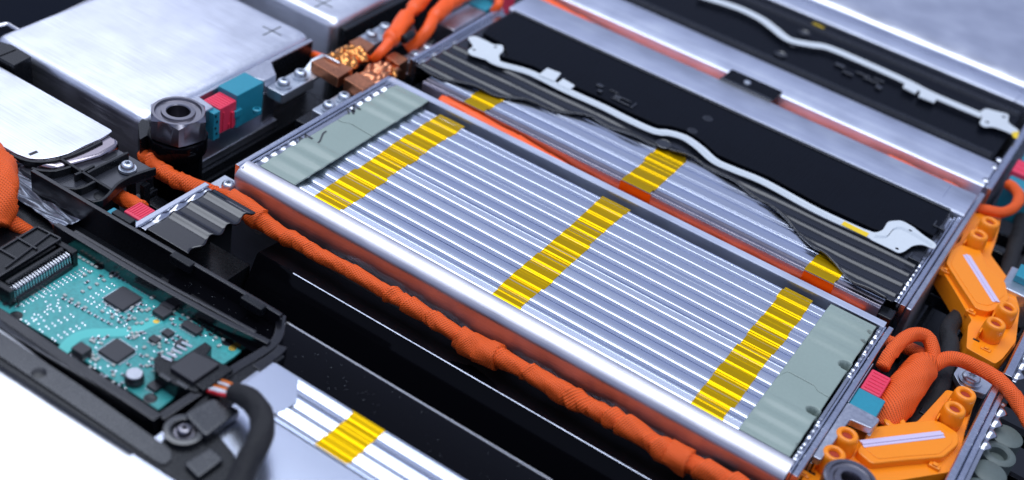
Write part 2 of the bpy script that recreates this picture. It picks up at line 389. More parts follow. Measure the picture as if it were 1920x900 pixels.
def rib(y, zones):
    s = 0
    for a, b, p in zones:
        if a < y < b: s += (0.5-0.5*math.cos(2*PI*(y-a)/p))
    return s
def cover(root, xa, xb, ya, yb, zones, z0, notches=(), h=.18, wav=.0, name='end_cover', nx=36, ny=110):
    def fn(u, v):
        x0 = xa; x1 = xb
        y_ = ya(xa+(xb-xa)*u)+(yb(xa+(xb-xa)*u)-ya(xa+(xb-xa)*u))*v
        s = rib(y_, zones)
        x1 = xb+wav*(s-.5)*1.0
        x = x0+(x1-x0)*u
        z = z0+h*s*(1-.35*abs(2*u-1)**3)
        for (cx, cy, r) in notches:
            d = math.hypot((x-cx)*.8, y_-cy)
            if d < r: z -= min(1.2, (r-d)*9)
        return (x, y_, z)
    return patch(name, nx, ny, fn, 'cover_green', root, solid=.11)
def lin(pts):
    pts = sorted(pts)
    def g(x):
        if x <= pts[0][0]: return pts[0][1]
        for (a, b), (c, d) in zip(pts, pts[1:]):
            if x <= c: return b+(d-b)*(x-a)/(c-a)
        return pts[-1][1]
    return g
sL = lin([P(a, b)[:2] for a, b in ((623, 220), (642, 229), (658, 232), (692, 252))])
zL = [(1.7, 5.8, 1.37), (10.6, 14.7, 1.37)]
cover(m1, .95, 3.66, lambda x: 1.26, lambda x: sL(x)-.035, zL, .0, wav=.14)
cover(m1, .95, 3.66, lambda x: sL(x)+.02, lambda x: 14.9, zL, .01, wav=.14)
sR = lin([P(a, b)[:2] for a, b in ((1456, 710), (1466, 701), (1478, 697), (1528, 724), (1533, 733), (1550, 743))])
zR = [(1.5, 5.1, 1.2), (10.4, 14.6, 1.4)]
n1 = [(*P(1588, 686)[:2], .38), (*P(1526, 771)[:2], .34), (*P(1622, 642)[:2], .2), (*P(1502, 838)[:2], .22), (*P(1632, 625)[:2], .15)]
cover(m1, 32.86, 35.74, lambda x: 1.26, lambda x: sR(x)-.02, zR, .0, n1, h=.13)
cover(m1, 32.86, 35.74, lambda x: sR(x)+.02, lambda x: 14.65, zR, .01, n1, h=.13)
def stroke(name, pxs, z, wd, m, root): return ribbon(name, [P(a, b, z) for a, b in pxs], wd, .012, m, root, step=.15)
# recessed marks in the left covers, their shade painted as dark strokes
for (ox, oy) in ((571, 259), (661, 204)):
    for s in (((-9, -2), (3, 5)), ((3, 5), (1, -6)), ((1, -6), (13, 1)), ((-9, -2), (-6, 8)), ((-1, 2), (2, 8))):
        stroke('recess_shade', [(ox+a*1.15, oy+b*1.15) for a, b in s], .05, .14, 'dark_mark', m1)
stroke('crease_shade', [(591, 274), (598, 266), (601, 262), (606, 250), (612, 246)], .03, .11, 'dark_mark', m1)  # shade of the groove painted as a dark strip

# connector pocket on the right end plate
slab('connector_bracket', arc([(36.66, 2.2), (37.1, 2.2), (37.25, 6.15), (38.42, 6.3), (38.55, 7.1), (38.5, 7.35), (36.66, 7.35)], r=.15), -.5, -.04, 'cast_metal', m1)
slab('connector_bracket', [(36.66, 7.37), (36.72, 7.37), (36.72, 11.4), (36.66, 11.4)], -1.6, -.04, 'cast_metal', m1, bevel=.02)
slab('bracket_flank', [(38.3, 6.3), (38.5, 6.3), (38.5, 7.35), (38.3, 7.35)], -2.5, -.52, 'cast_metal', m1, bevel=.03)
slab('bracket_flank', [(36.66, 2.2), (36.76, 2.2), (36.76, 7.3), (36.66, 7.3)], -4, -.52, 'cast_metal', m1, bevel=.03)

# left side terminals of the main module
def terminal(root, cx, ys, z, x0=None, x1=None):
    pts = arc([(cx-.75, ys[0]-.85), (cx+.7, ys[0]-.85), (cx+.7, ys[-1]+.75), (cx-.75, ys[-1]+.75)], r=.2)
    slab('terminal_plate', pts, z-.75, z, 'zinc', root, bevel=.08)
    for y in ys: screw((cx, y, z+.14), .43, 'zinc', root, 'screw', h=.40)
def SC(px, py, z): return P(px, py, z)
zt = -.75
a = P(617, 195, zt+.4); b = P(645, 178, zt+.4)
terminal(m1, a[0], (a[1], b[1]), zt)
slab('terminal_plate', [(a[0]-.7, a[1]-3.2), (a[0]+.5, a[1]-3.2), (a[0]+.5, a[1]-.9), (a[0]-.7, a[1]-.9)], -3.2, -2.2, 'black', m1)
boxes('terminal_block', [(-2.4, -.25, 8.6, 13.4, -7, -1.6), (-1.2, -.25, 5, 8.4, -7, -3)], 'black', m1, bevel=.1)
s = P(425, 352, -1.6); box('terminal_lug', -1.4, -.25, -.8, .9, -2.2, -1.7, 'zinc', m1); screw((s[0]+.1, s[1], -1.55), .4, 'zinc', m1)

# ------------------------------------------------------------------ second module, behind the main one
m2 = thing('battery_module', 'battery module behind the central one, half covered by black sheet and white ribbon circuit', 'battery module', (18, 25, -10.8), 'battery modules in rows')
env2 = []
rnd = random.Random(5)
yy = 16.62
edge = [(16.62, -10.6), (16.62, -.16), (16.66, -.06), (16.74, 0), (16.95, 0.0), (17.0, -.03), (17.08, -.03), (17.14, .0), (17.3, .0), (17.3, -10.6)]
extrude_x('side_wall', edge, 1.9, 35.3, 'wall_metal', m2, nx=2)
env2 += [(16.6, -.02), (16.74, 0), (17.3, 0)]
env2 += cells(m2, 17.32, 6, 1.22, .02, 1.9, 35.3, 8)
boxes('base', [(.5, 35.8, 17.4, 33, -10.7, -1.5)], 'floor_black', m2)
tape(m2, env2, 5.2, 7.0, 16.64, 19.9, .016); tape(m2, env2, 17.55, 19.7, 16.64, 22.35, .016, round_end=True); tape(m2, env2, 30.4, 32.3, 16.64, 21.5, .016)
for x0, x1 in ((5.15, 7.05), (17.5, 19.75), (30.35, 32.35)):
    box('tape_strip', x0, x1, 16.585, 16.612, -2.6, -.05, 'tape_wall', m2, bevel=.005, label='yellow tape folded down the side wall, its shade painted dark orange')
# black sheet with pressed ribs, its front edge lifted and wavy
fe = [P(a, b, .15)[:2] for a, b in ((783, 128), (800, 138), (830, 148), (860, 156), (900, 168), (930, 180), (985, 190), (1040, 208), (1110, 222), (1180, 255), (1225, 272), (1245, 275), (1262, 285), (1300, 298), (1380, 345), (1440, 385), (1480, 418), (1500, 440), (1525, 468), (1545, 478), (1568, 497), (1600, 532), (1650, 555), (1684, 568))]
fef = lin(fe)
cr = [18.35, 19.65, 20.95, 22.2]
def sheet(u, v):
    x = .55+(35.75-.55)*u; y0 = fef(x); y = y0+(29.95-y0)*v
    z = .08
    k = 1.0 if (x < 14) else max(.55, 1-abs(x-14)*.3) if x < 20 else 1.0
    for c in cr:
        d = abs(y-c)
        if d < .46: z += .14*k*(0.5+.5*math.cos(PI*d/.46))**1.7
    z += .10*math.exp(-(y-y0)/.25)*(1+math.sin(x*1.7))+.02*math.sin(x*.9+y)
    return (x, y, z)
tube('edge_bead', [(x, fef(x)+.02, .12+.10*(1+math.sin(x*1.7))) for x in [.55+i*.4 for i in range(88)]], .09, 'black_sheet', m2, n=8, step=.2)
patch('black_sheet', 240, 150, sheet, 'black_sheet', m2, solid=.05)
pad = [(890, 62), (945, 88), (952, 100), (1010, 128), (1055, 150)]
# raised pad that follows the upper side of the white ribbon
flex = [(878, 68), (905, 92), (927, 117), (993, 137), (1060, 170), (1127, 200), (1177, 225), (1227, 247), (1253, 250), (1283, 259), (1310, 277), (1340, 303), (1375, 319), (1433, 343), (1533, 397), (1633, 443)]
up = [P(a+6, b-13, .3)[:2] for a, b in flex[2:]]
up = up+[P(1662, 436, .3)[:2], P(1665, 418, .3)[:2], P(1700, 415, .3)[:2], P(1745, 440, .3)[:2], (35.6, P(1745, 440, .3)[1]), (35.6, 29.8), (.9, 29.8), (.9, 26.2), P(905, 62, .3)[:2], P(945, 84, .3)[:2], P(952, 105, .3)[:2]]
slab('black_cover', up, .12, .34, 'black_brushed', m2, bevel=.05)
boxes('cover_edge', [(.9, 35.6, 29.55, 29.85, .345, .42)], 'black_rib', m2, bevel=.06)
fx = ribbon('ribbon_circuit', [(*P(a, b, .30)[:2], .31) for a, b in flex[1:]], .72, .05, 'flex_white', m2)
for o in (-.16, 0, .16):
    ribbon('track', [(*(Vector(P(a, b, .36)[:2])+Vector((0, o))), .362) for a, b in flex[2:]], .035, .004, 'flex_trace', fx)
slab('ribbon_end', arc([P(a, b, .36)[:2] for a, b in ((876, 70), (890, 67), (915, 78), (925, 84), (943, 84), (944, 96), (935, 103), (938, 117), (960, 131), (925, 116), (905, 110), (882, 103), (876, 95), (888, 87))], r=.3), .31, .372, 'flex_white', m2, bevel=.01)
slab('ribbon_end', arc([P(a, b, .36)[:2] for a, b in ((1618, 428), (1640, 437), (1655, 432), (1665, 415), (1690, 413), (1712, 425), (1730, 440), (1757, 458), (1752, 468), (1730, 458), (1712, 460), (1695, 472), (1685, 475), (1672, 468), (1630, 448))], r=.3), .31, .372, 'flex_white', m2, bevel=.01)
for q in ((889, 93), (929, 88), (1707, 432), (1682, 466)):
    c = P(*q, .38); lathe('hole', [(.12, 0), (.0, .004)], (c[0], c[1], .376), 'black', m2, n=16)
for o in (-.14, 0, .14):
    ribbon('track', [(*(Vector(P(a, b, .376)[:2])+Vector((0, o))), .374) for a, b in ((1640, 443), (1662, 444), (1675, 430), (1690, 428), (1715, 440), (1748, 460))], .04, .004, 'flex_trace', m2)
ribbon('yellow_label', [P(1580, 418, .38), P(1606, 431, .38), P(1627, 441, .38)], .5, .012, 'yellow_label', m2)
slab('ribbon_tab', [P(a, b, .45)[:2] for a, b in ((1010, 140), (1026, 127), (1052, 137), (1040, 152))], .34, .45, 'flex_white', m2, bevel=.02)
slab('ribbon_tab', [P(a, b, .42)[:2] for a, b in ((1044, 156), (1056, 147), (1078, 160), (1068, 168))], .3, .42, 'flex_white', m2, bevel=.02)
# latch recess moulded in the cover and round holes
def holes(root, lst, z, r=.34):
    for a, b in lst:
        c = P(a, b, z); lathe('hole', [(r*.82, -.02), (r*.84, .012), (r, .02), (r*1.05, 0)], (c[0], c[1], z), 'black_rib', root, n=24)
        lathe('hole_bottom', [(r*.8, 0), (0, .003)], (c[0], c[1], z+.008), 'floor_black', root, n=24)
holes(m2, ((1327, 222), (1298, 245)), .345)
c = P(1253, 268, .3); lathe('hole', [(.45, -.02), (.46, .01), (.5, .03), (.54, 0)], (c[0]-.2, c[1]-.3, .28), 'black_rib', m2)
def px_box(name, x0, y0, x1, y1, z0, z1, m, root, bevel=.03):   # box spanned by two opposite plan corners given as pixels
    a = P(x0, y0, z1); b = P(x1, y1, z1)
    return box(name, min(a[0], b[0]), max(a[0], b[0]), min(a[1], b[1]), max(a[1], b[1]), z0, z1, m, root, bevel=bevel)
lc = P(1165, 185, .35)
for (dx, dy, sx_, sy_, h) in ((-1.9, .3, .5, .35, .10), (-1.5, -.45, .35, .3, .16), (-.8, .4, .7, .12, .08), (.1, .0, 1.3, .12, .12), (.2, -.5, 1.4, .14, .10), (1.1, -.2, .14, .8, .09), (-.2, -.25, .5, .3, .14)):
    box('latch', lc[0]+dx-sx_/2, lc[0]+dx+sx_/2, lc[1]+dy-sy_/2, lc[1]+dy+sy_/2, .33, .34+h, 'black_rib', m2, bevel=.03)
for q in ((1762, 425), (1716, 485)):
    c = P(*q, .3); boxes('clip_slot', [(c[0]-.4, c[0]+.4, c[1]-.35, c[1]-.25, .1, .42), (c[0]-.4, c[0]-.3, c[1]-.25, c[1]+.35, .1, .42), (c[0]-.2, c[0]+.3, c[1]-.1, c[1]+.3, .1, .30)], 'black_rib', m2)
extrude_x('rear_beam', [(30.02, -10.6), (30.02, .2), (30.12, .32), (33.2, .30), (33.38, .18), (33.40, -10.6)], .35, 36.5, 'brushed', m2)
ribbon('scribed_mark', [(34.7, 31.0, .312), (34.7, 32.9, .306)], .06, .006, 'rim_metal', m2)
end_rim(m2, -.45, .62, 18.3, 29.9, [(18.6, 24.2)], 1.28, zt=.12)
end_rim(m2, 36.5, 35.65, 17.7, 29.9, [(18.2, 23.6)], .6, sgn=-1, zt=.1)
box('end_plate', 36.52, 36.9, 17.9, 34.6, -10, -.1, 'cast_metal', m2, bevel=.1)
box('end_plate', -.8, -.5, 18.5, 33.3, -10, -1.3, 'rim_metal', m2, bevel=.1)
slab('connector_bracket', [(-2.5, 24.4), (-.82, 24.4), (-.82, 28.7), (-2.5, 28.7)], -3.6, -.1, 'cast_metal', m2, bevel=.12)
a = P(780, 100, zt+.4); b = P(803, 88, zt+.4); terminal(m2, a[0], (a[1], b[1]), zt)
c = P(1655, 575, 0); box('end_cap', 35.3, 36.2, 16.5, 17.6, -8, -.4, 'black', m2, bevel=.1)

# ------------------------------------------------------------------ third module
m3 = thing('battery_module', 'battery module with a black top between two wide silver beams, third row from the front', 'battery module', (18, 43, -10.8), 'battery modules in rows')
pr = [(38.9, -10.6), (38.9, .12), (38.8, .17), (36.6, .14)]+rnd_edge(35.3, .2, .12, 12, ry=1.2)+[(35.3, -10.6)]
extrude_x('front_beam', pr, .4, 36.5, 'brushed', m3, nx=2)
extrude_x('black_cover', [(38.92, -.8), (38.92, .02), (49.4, .02), (49.6, -.8)], .7, 36.0, 'black_brushed', m3, nx=2)
for c in (39.95, 47.9):
    extrude_x('cover_rib', [(c-.5, -.1), (c-.5, .03), (c-.36, .06), (c-.12, .17), (c, .19), (c+.12, .17), (c+.36, .06), (c+.5, .03), (c+.5, -.1)], .9, 35.8, 'black_sheet', m3, nx=2)
boxes('base', [(.5, 35.8, 36, 51, -10.7, -1.5)], 'floor_black', m3)
flex3 = [(1310, -8), (1380, 14), (1425, 35), (1450, 53), (1480, 75), (1520, 84), (1550, 89), (1600, 109), (1690, 149), (1750, 179), (1840, 217)]
ribbon('ribbon_circuit', [(*P(a, b, .34)[:2], .33) for a, b in flex3], .86, .05, 'flex_white', m3)
slab('ribbon_end', arc([P(a, b, .4)[:2] for a, b in ((1838, 208), (1850, 203), (1863, 207), (1892, 214), (1890, 230), (1912, 245), (1908, 256), (1885, 245), (1862, 237), (1845, 238), (1836, 230), (1842, 222))], r=.35), .33, .40, 'flex_white', m3, bevel=.01)
for q in ((1851, 229), (1882, 219)):
    c = P(*q, .4); lathe('hole', [(.16, 0), (0, .004)], (c[0], c[1], .404), 'black', m3, n=16)
slab('ribbon_tab', [P(a, b, .42)[:2] for a, b in ((1722, 180), (1752, 192), (1757, 184), (1727, 171))], .3, .42, 'flex_white', m3, bevel=.02)
slab('ribbon_tab', [P(a, b, .42)[:2] for a, b in ((1693, 163), (1717, 175), (1722, 166), (1698, 154))], .3, .42, 'flex_white', m3, bevel=.02)
slab('yellow_label', [P(a, b, .42)[:2] for a, b in ((1897, 248), (1911, 246), (1908, 260), (1900, 258))], .405, .42, 'yellow_label', m3, bevel=.003)
px_box('yellow_label', 1525, 42, 1545, 52, -.2, .1, 'yellow_label', m3)
for q in ((1508, 62), (1464, 102), (1487, 84)): 
    c = P(*q, .1); lathe('hole', [(.5, 0), (.5, .08), (.4, .12), (.3, .02), (0, .0)], (c[0], c[1], .06), 'black_rib', m3, n=20)
lc = P(1615, 145, .1)
for (dx, dy, sx_, sy_) in ((-1.9, .3, .8, .4), (-1, -.45, .9, .2), (0, .4, 1.2, .2), (.8, 0, 1.3, .2), (1.6, -.5, .5, .5), (1.2, .6, .9, .2)):
    box('latch', lc[0]+dx-sx_/2, lc[0]+dx+sx_/2, lc[1]+dy-sy_/2, lc[1]+dy+sy_/2, .03, .22, 'black_rib', m3, bevel=.04)
extrude_x('rear_beam', [(49.62, -10.6), (49.62, .1), (49.8, .2), (51.3, .2), (51.6, .1), (51.8, -.3), (51.8, -10.6)], .4, 36.5, 'brushed', m3)
extrude_y('end_plate', [(36.55, -10), (36.55, .0), (36.65, .08), (37.0, .08), (37.1, 0), (37.1, -10)], 35.2, 51, 'rim_metal', m3)
for y in (36.0, 38.3, 39.6): lathe('weld_point', [(.3, 0), (.28, .1), (.15, .2), (0, .22)], (36.45, y, .05), 'weld_metal', m3, n=16)
box('end_plate', -.3, .35, 35.2, 51.6, -10, .0, 'rim_metal', m3, bevel=.1)

m4 = thing('battery_module', 'wide pale silver battery module at the far right corner, its top one plain plate', 'battery module', (10, 62, -10.8), 'battery modules in rows')
pr = [(72, -10.6), (72, .2), (60, .2)]+rnd_edge(53.6, .6, .2, 12, ry=1.8)+[(53.6, -10.6)]
extrude_x('top_plate', pr, .4, 46, 'brushed_plate', m4, nx=2)
ribbon('scribed_mark', [(*P(1903, 190, .22)[:2], .206), (*P(1913, 178, .22)[:2], .206)], .07, .006, 'rim_metal', m4)

st = thing('retaining_clip', 'black plastic clip bridging the gap between the second and third silver beams', 'clip', (18, 34.2, 0))
a = P(1345, 148, .3); b = P(1452, 192, .3)
box('clip_body', a[0]+.1, b[0]-.2, 33.42, 35.6, -1.2, .26, 'black_brushed', st, bevel=.08)
box('clip_lip', a[0]+.1, b[0]-.2, 33.2, 33.6, .1, .42, 'black_rib', st, bevel=.08)
c = P(1402, 156, .2); lathe('rivet', [(.28, 0), (.25, .1), (.1, .16), (0, .17)], (c[0], 34.5, .262), 'zinc', st, n=16)

# ------------------------------------------------------------------ left column of modules
def plate_module(label, out, r, loc, cross=None):
    t = thing('battery_module', label, 'battery module', loc, 'battery modules in rows'); return t
L1 = plate_module('', None, 1, (-12.6, 8.2, -10.8)); L1['label'] = 'bright brushed battery module with an engraved cross, directly behind the big hex nut'
def rounded_block(name, x0, x1, y0, y1, z0, z1, rc, re, m, root, k=6):
    # plan outline with rounded corners, top edge rolled over
    o = arc([(x0, y0), (x1, y0), (x1, y1), (x0, y1)], r=rc, k=6); n = len(o); V = []; F = []
    cx, cy = (x0+x1)/2, (y0+y1)/2; rows = []
    levels = [(0, z0)]+[(re*(1-math.cos(t*PI/2/k)), z1-re+re*math.sin(t*PI/2/k)) for t in range(k+1)]
    for ins, z in levels:
        sxx = (x1-x0-2*ins)/(x1-x0); syy = (y1-y0-2*ins)/(y1-y0)
        V += [(cx+(x-cx)*sxx, cy+(y-cy)*syy, z) for x, y in o]
    for j in range(len(levels)-1):
        for i in range(n): F.append((j*n+i, j*n+(i+1) % n, (j+1)*n+(i+1) % n, (j+1)*n+i))
    F.append(tuple((len(levels)-1)*n+i for i in range(n)))
    return obj(name, V, F, m, root, smooth='auto')
rounded_block('top_plate', -20.3, -7.15, -.15, 15.9, -10.5, 0, .8, .62, 'brushed_plate', L1)
def cross(root, px, py, z, s=.85):
    c = P(px, py, z)
    ribbon('engraved_cross', [(c[0]-s, c[1], z+.004), (c[0]+s, c[1], z+.004)], .11, .006, 'dark_mark', root)
    ribbon('engraved_cross', [(c[0], c[1]-s*1.1, z+.004), (c[0], c[1]+s*1.1, z+.004)], .11, .006, 'dark_mark', root)
cross(L1, 510, 58, 0)
# end casting with the connector pocket
ec = [(-7.1, .6), (-5.5, .6), (-5.5, 4.3), (-6.9, 4.5), (-6.9, 8.6), (-5.45, 9.0), (-5.45, 10.2), (-6.75, 11.2), (-6.75, 15.6), (-7.1, 15.6)]
slab('end_casting', ec, -1.2, -.25, 'cast_metal', L1, bevel=.08)
boxes('end_casting', [(-7.1, -6.9, .6, 15.6, -8, -1.22), (-6.85, -5.2, 1.0, 10.3, -4.3, -3.7), (-5.6, -5.45, 9.0, 10.2, -3.7, -1.22)], 'cast_metal', L1, bevel=.06)
boxes('lower_wall', [(-6.7, -4.9, 2.0, 15.5, -9, -4.35), (-4.85, -4.6, 2, 15.5, -6.4, -4.9), (-6.9, -6.72, 11.4, 15.5, -3.5, -.35)], 'black', L1, bevel=.06)
for q in ((488, 185), (487, 211)):
    c = P(*q, -1.5); lathe('cable_gland', [(.28, 0), (.28, .3), (.18, .34), (.18, .2), (0, .18)], (c[0], c[1]-.3, -1.4), 'teal', L1, n=16)
a = P(532, 152, zt+.4); b = P(563, 135, zt+.4); terminal(L1, a[0], (a[1], b[1]), zt)
# strap that climbs to the copper braid
def strap(root, x, w_, prof, m):
    V = []; F = []
    for (y, z) in prof:
        V += [(x-w_/2, y, z), (x+w_/2, y, z), (x+w_/2, y, z+.25), (x-w_/2, y, z+.25)]
    for i in range(len(prof)-1):
        for k in range(4): F.append((i*4+k, i*4+(k+1) % 4, i*4+4+(k+1) % 4, i*4+4+k))
    F += [(3, 2, 1, 0), tuple(len(V)-4+k for k in range(4))]
    return obj('terminal_strap', V, F, m, root, bevel=.05)
strap(L1, a[0]+.1, 1.3, [(a[1]+2.2, -1.0), (a[1]+2.9, -.95), (a[1]+3.5, -.55), (a[1]+4.6, -.5)], 'zinc')

L2 = plate_module('', None, 1, (-12.6, 26, -10.8)); L2['label'] = 'bright brushed battery module cut by the top edge, just behind the copper busbars'
rounded_block('top_plate', -20.3, -7.0, 18.2, 34.5, -10.5, .1, .7, .62, 'brushed_plate', L2)
boxes('end_wall', [(-6.98, -6.4, 18.9, 33, -9, -.5)], 'black', L2, bevel=.1)
cross(L2, 606, 6, .1)
a = P(697, 62, zt+.4); b = P(722, 48, zt+.4); terminal(L2, a[0], (a[1], b[1]), zt)
boxes('terminal_block', [(-6.3, -3.6, 17.6, 23, -7, -1.6)], 'black', L2, bevel=.1)

L0 = plate_module('', None, 1, (-12.6, -5, -10.8)); L0['label'] = 'brushed battery module at the left edge with a small slot by its rounded near corner'
o = [(-24, -2.3), (-7.35, -2.3)]+[P(a, b)[:2] for a, b in ((190, 259), (160, 272), (130, 287), (105, 294), (80, 298), (55, 297), (30, 288), (0, 271), (-30, 255))]+[(-24, -9)]
slab('top_plate', arc(o, r=.25, k=3), -.15, 0, 'brushed_plate', L0, bevel=.04)
slab('body', [(-24, -2.5), (-6.7, -2.5), (-6.3, -2.9), (-6.2, -4.4), (-7, -7), (-9, -8.2), (-24, -8.2)], -8, -.18, 'wall_metal', L0, bevel=.35, seg=4)
ribbon('slot', [P(55, 290, .004), P(70, 284, .004)], .22, .006, 'floor_black', L0)

# ------------------------------------------------------------------ big hex nut on its black post
hx = P(334, 224, .9); cx, cy = hx[0], hx[1]
hn = thing('hex_nut', 'large grey steel hex nut on a glossy black post beside a teal connector', 'nut', (cx, cy, -9))
def hexnut(c, R_, h, ri, m, root):
    n = 72; V = []; F = []; rings = []
    def hexr(t): a = (t % (PI/3))-PI/6; return R_*math.cos(PI/6)/math.cos(a)
    phi = math.radians(-45)
    T = [2*PI*i/n for i in range(n)]
    rin = R_*math.cos(PI/6)*.985
    def zc(t, s): return h/2-s*0  
    def ring(fr, fz): rings.append([(fr(t)*math.cos(t+phi), fr(t)*math.sin(t+phi), fz(t)) for t in T])
    ch = lambda t: (hexr(t)-rin)*.62
    ring(lambda t: ri, lambda t: 0.0)
    ring(lambda t: hexr(t), lambda t: 0.0+ch(t)*0.4)
    ring(lambda t: hexr(t), lambda t: h-ch(t)-.06)
    ring(lambda t: rin, lambda t: h)
    ring(lambda t: rin*.90, lambda t: h)
    ring(lambda t: rin*.86, lambda t: h-.16)
    ring(lambda t: rin*.80, lambda t: h-.17)
    ring(lambda t: rin*.66, lambda t: h-.17)
    ring(lambda t: rin*.63, lambda t: h-.03)
    ring(lambda t: ri*1.08, lambda t: h-.02)
    ring(lambda t: ri, lambda t: h-.08)
    ring(lambda t: ri*.98, lambda t: h-1.4)
    for g in rings: V += [(c[0]+x, c[1]+y, c[2]+z) for x, y, z in g]
    for k in range(len(rings)-1):
        for i in range(n): F.append((k*n+i, k*n+(i+1) % n, (k+1)*n+(i+1) % n, (k+1)*n+i))
    F.append(tuple((len(rings)-1)*n+i for i in range(n)))
    return obj('nut_body', V, F, m, root, smooth='auto')
hexnut((cx, cy, .05), 1.82, 1.5, .68, 'steel', hn)
lathe('collar', [(1.3, -.9), (1.74, -.85), (1.78, -.7), (1.78, .1), (1.72, .2), (1.60, .22), (1.55, .05), (1.2, .05)], (cx, cy, -.25), 'black_gloss', hn, n=48)
lathe('post', [(1.5, -9), (1.5, -1.0), (1.3, -.9)], (cx, cy, -.1), 'black_gloss', hn, n=48)
slab('guard', arc([P(a, b, -.2)[:2] for a, b in ((259, 232), (266, 222), (280, 228), (282, 250), (262, 262))], r=.15), -3.2, -.2, 'black', hn, bevel=.1)

# ------------------------------------------------------------------ connectors
def connector(name, label, teal_box, pink_box, ribs=6, axis=0, extra=None, group='pink and teal plug connectors'):
    x0, x1, y0, y1, z0, z1 = teal_box
    t = thing(name, label, 'connector', ((x0+x1)/2, (y0+y1)/2, z0), group)
    box('socket', *teal_box, 'teal', t, bevel=.07)
    box('plug', *pink_box, 'pink', t, bevel=.09)
    X0, X1, Y0, Y1, Z0, Z1 = pink_box
    for i in range(ribs):
        if axis == 0:
            q = X0+(X1-X0)*(i+.7)/(ribs+.6); box('grip_rib', q-.035, q+.035, Y0+.2, Y1-.12, Z1-.02, Z1+.045, 'pink', t, bevel=.02)
        else:
            q = Y0+(Y1-Y0)*(i+.7)/(ribs+.6); box('grip_rib', X0+.15, X1-.12, q-.035, q+.035, Z1-.02, Z1+.045, 'pink', t, bevel=.02)
    return t
ct = connector('plug_connector', 'pink plug in a large teal socket beside the big hex nut', (-6.75, -5.1, 6.0, 8.55, -2.5, .02), (-6.6, -5.15, 4.5, 6.05, -2.3, -.35), 6, 1)
box('plug_rear', -6.5, -5.1, 3.9, 4.48, -2.5, -.45, 'teal', ct, bevel=.05)
box('latch', -5.12, -4.92, 5.7, 6.35, -1.5, -1.0, 'teal', ct, bevel=.05)
boxes('rib', [(-5.16, -5.08, 4.75, 4.85, -2.1, -.7), (-5.16, -5.06, 5.3, 5.4, -2.2, -1.8), (-5.16, -5.0, 5.5, 5.7, -2.2, -1.0)], 'pink', ct)
for i in range(4): box('pin_slot', -5.12, -5.05, 4.0+.12*(i % 2), 4.12+.12*(i % 2), -.75-.45*i, -.6-.45*i, 'floor_black', ct, bevel=.01)
connector('plug_connector', 'pink ribbed plug in a pale teal socket on the right end of the central module', (36.74, 38.3, 7.4, 9.05, -2.4, -.12), (36.8, 37.95, 9.0, 11.0, -2.2, -.05), 6, 1)
b0 = P(240, 415, -1.0); c0 = P(268, 398, -1.0)
connector('plug_connector', 'pink ribbed plug and teal socket low on the left, under the black bracket', (-2.35, -.5, -8.4, -7.1, -3.0, -.45), (-1.65, -.32, -7.08, -5.8, -2.9, -.35), 7, 0)
a = P(885, 28, .1); connector('plug_connector', 'pink and teal connector at the top edge beside the orange cables', (-2.5, -.9, 28.75, 31.0, -2.5, -.02), (-2.35, -.95, 31.05, 33.2, -2.4, .05), 4, 1)
ce = connector('plug_connector', 'red and teal connector at the right edge above the looped orange cable', (37.7, 40.2, 41.5, 44.0, -3, -.1), (37.5, 40.0, 39.6, 41.6, -2.9, -.2), 2, 1)
box('socket_back', 37.6, 40.0, 37.9, 39.5, -3.2, -.5, 'teal', ce, bevel=.08)
for d in (0, .35, .7): tube('wire', [(38.2+d, 37.9, -.6), (38.3+d*.7, 37.4, -.2), (38.5+d*.3, 36.6, -.3)], .06, 'wire_white', ce, n=8)
a = P(1912, 520, -.5)
t = thing('plug_connector', 'teal connector in a silver frame cut off by the right edge', 'connector', (a[0], a[1], -2.5), 'pink and teal plug connectors')
box('frame', a[0]-.75, a[0]+3, a[1]-1.2, a[1]+1.6, -3.2, -.9, 'zinc', t, bevel=.1)
box('socket', a[0]-.3, a[0]+3, a[1]-.1, a[1]+1.5, -.9, -.4, 'teal', t, bevel=.06)

# ------------------------------------------------------------------ copper busbars
def blob_braid(root, cx, cy, cz, lx, ly, lz, seed, m):
    rnd = random.Random(seed); nx, ny = 64, 44
    bl = [(rnd.uniform(.08, .92), rnd.uniform(.08, .92), rnd.uniform(.10, .20), rnd.uniform(.12, .38)) for _ in range(20)]
    def fn(u, v):
        x = cx+lx*(u-.5); y = cy+ly*(v-.5)
        e = (max(0, 1-abs(2*u-1)**5)*max(0, 1-abs(2*v-1)**6))**.5
        z = cz+e*lz*(.55+.12*math.sin(9*u+seed)+.1*math.sin(11*v))
        for (a, b, r, h) in bl:
            d = math.hypot(u-a, (v-b)*1.0)/r
            if d < 1: z = max(z, cz+e*lz*.5+e*h*(1-d*d)**.8*(1.3))
        x += .1*math.sin(14*v+seed)*(1-e*.3); y += .1*math.sin(13*u)
        return (x, y, z)
    return patch('melted_braid', nx, ny, fn, m, root, solid=.1)
cb = thing('copper_busbar', 'copper busbar with a crumpled bright braid, farther from the central module', 'busbar', (-4.2, 15.5, -2), 'crumpled copper busbars')
a = P(583, 118, 0); 
slab('copper_block', [P(x, y, .15)[:2] for x, y in ((583, 115), (611, 104), (662, 128), (634, 146))], -.65, .15, 'copper', cb, bevel=.04)
slab('copper_block', [P(x, y, .15)[:2] for x, y in ((655, 78), (675, 68), (703, 84), (685, 100))], -.9, .15, 'copper', cb, bevel=.04)
c = P(652, 104, 0); blob_braid(cb, c[0]+.0, c[1], -.35, 2.3, 3.0, .75, 3, 'copper_bright')
tube('solder_bead', [P(608, 104, .25), P(622, 111, .28), P(637, 119, .25)], .09, 'solder', cb, n=10)
cb2 = thing('copper_busbar', 'copper busbar with a dull crumpled braid, touching the far corner of the central module', 'busbar', (-1.5, 15.5, -2), 'crumpled copper busbars')
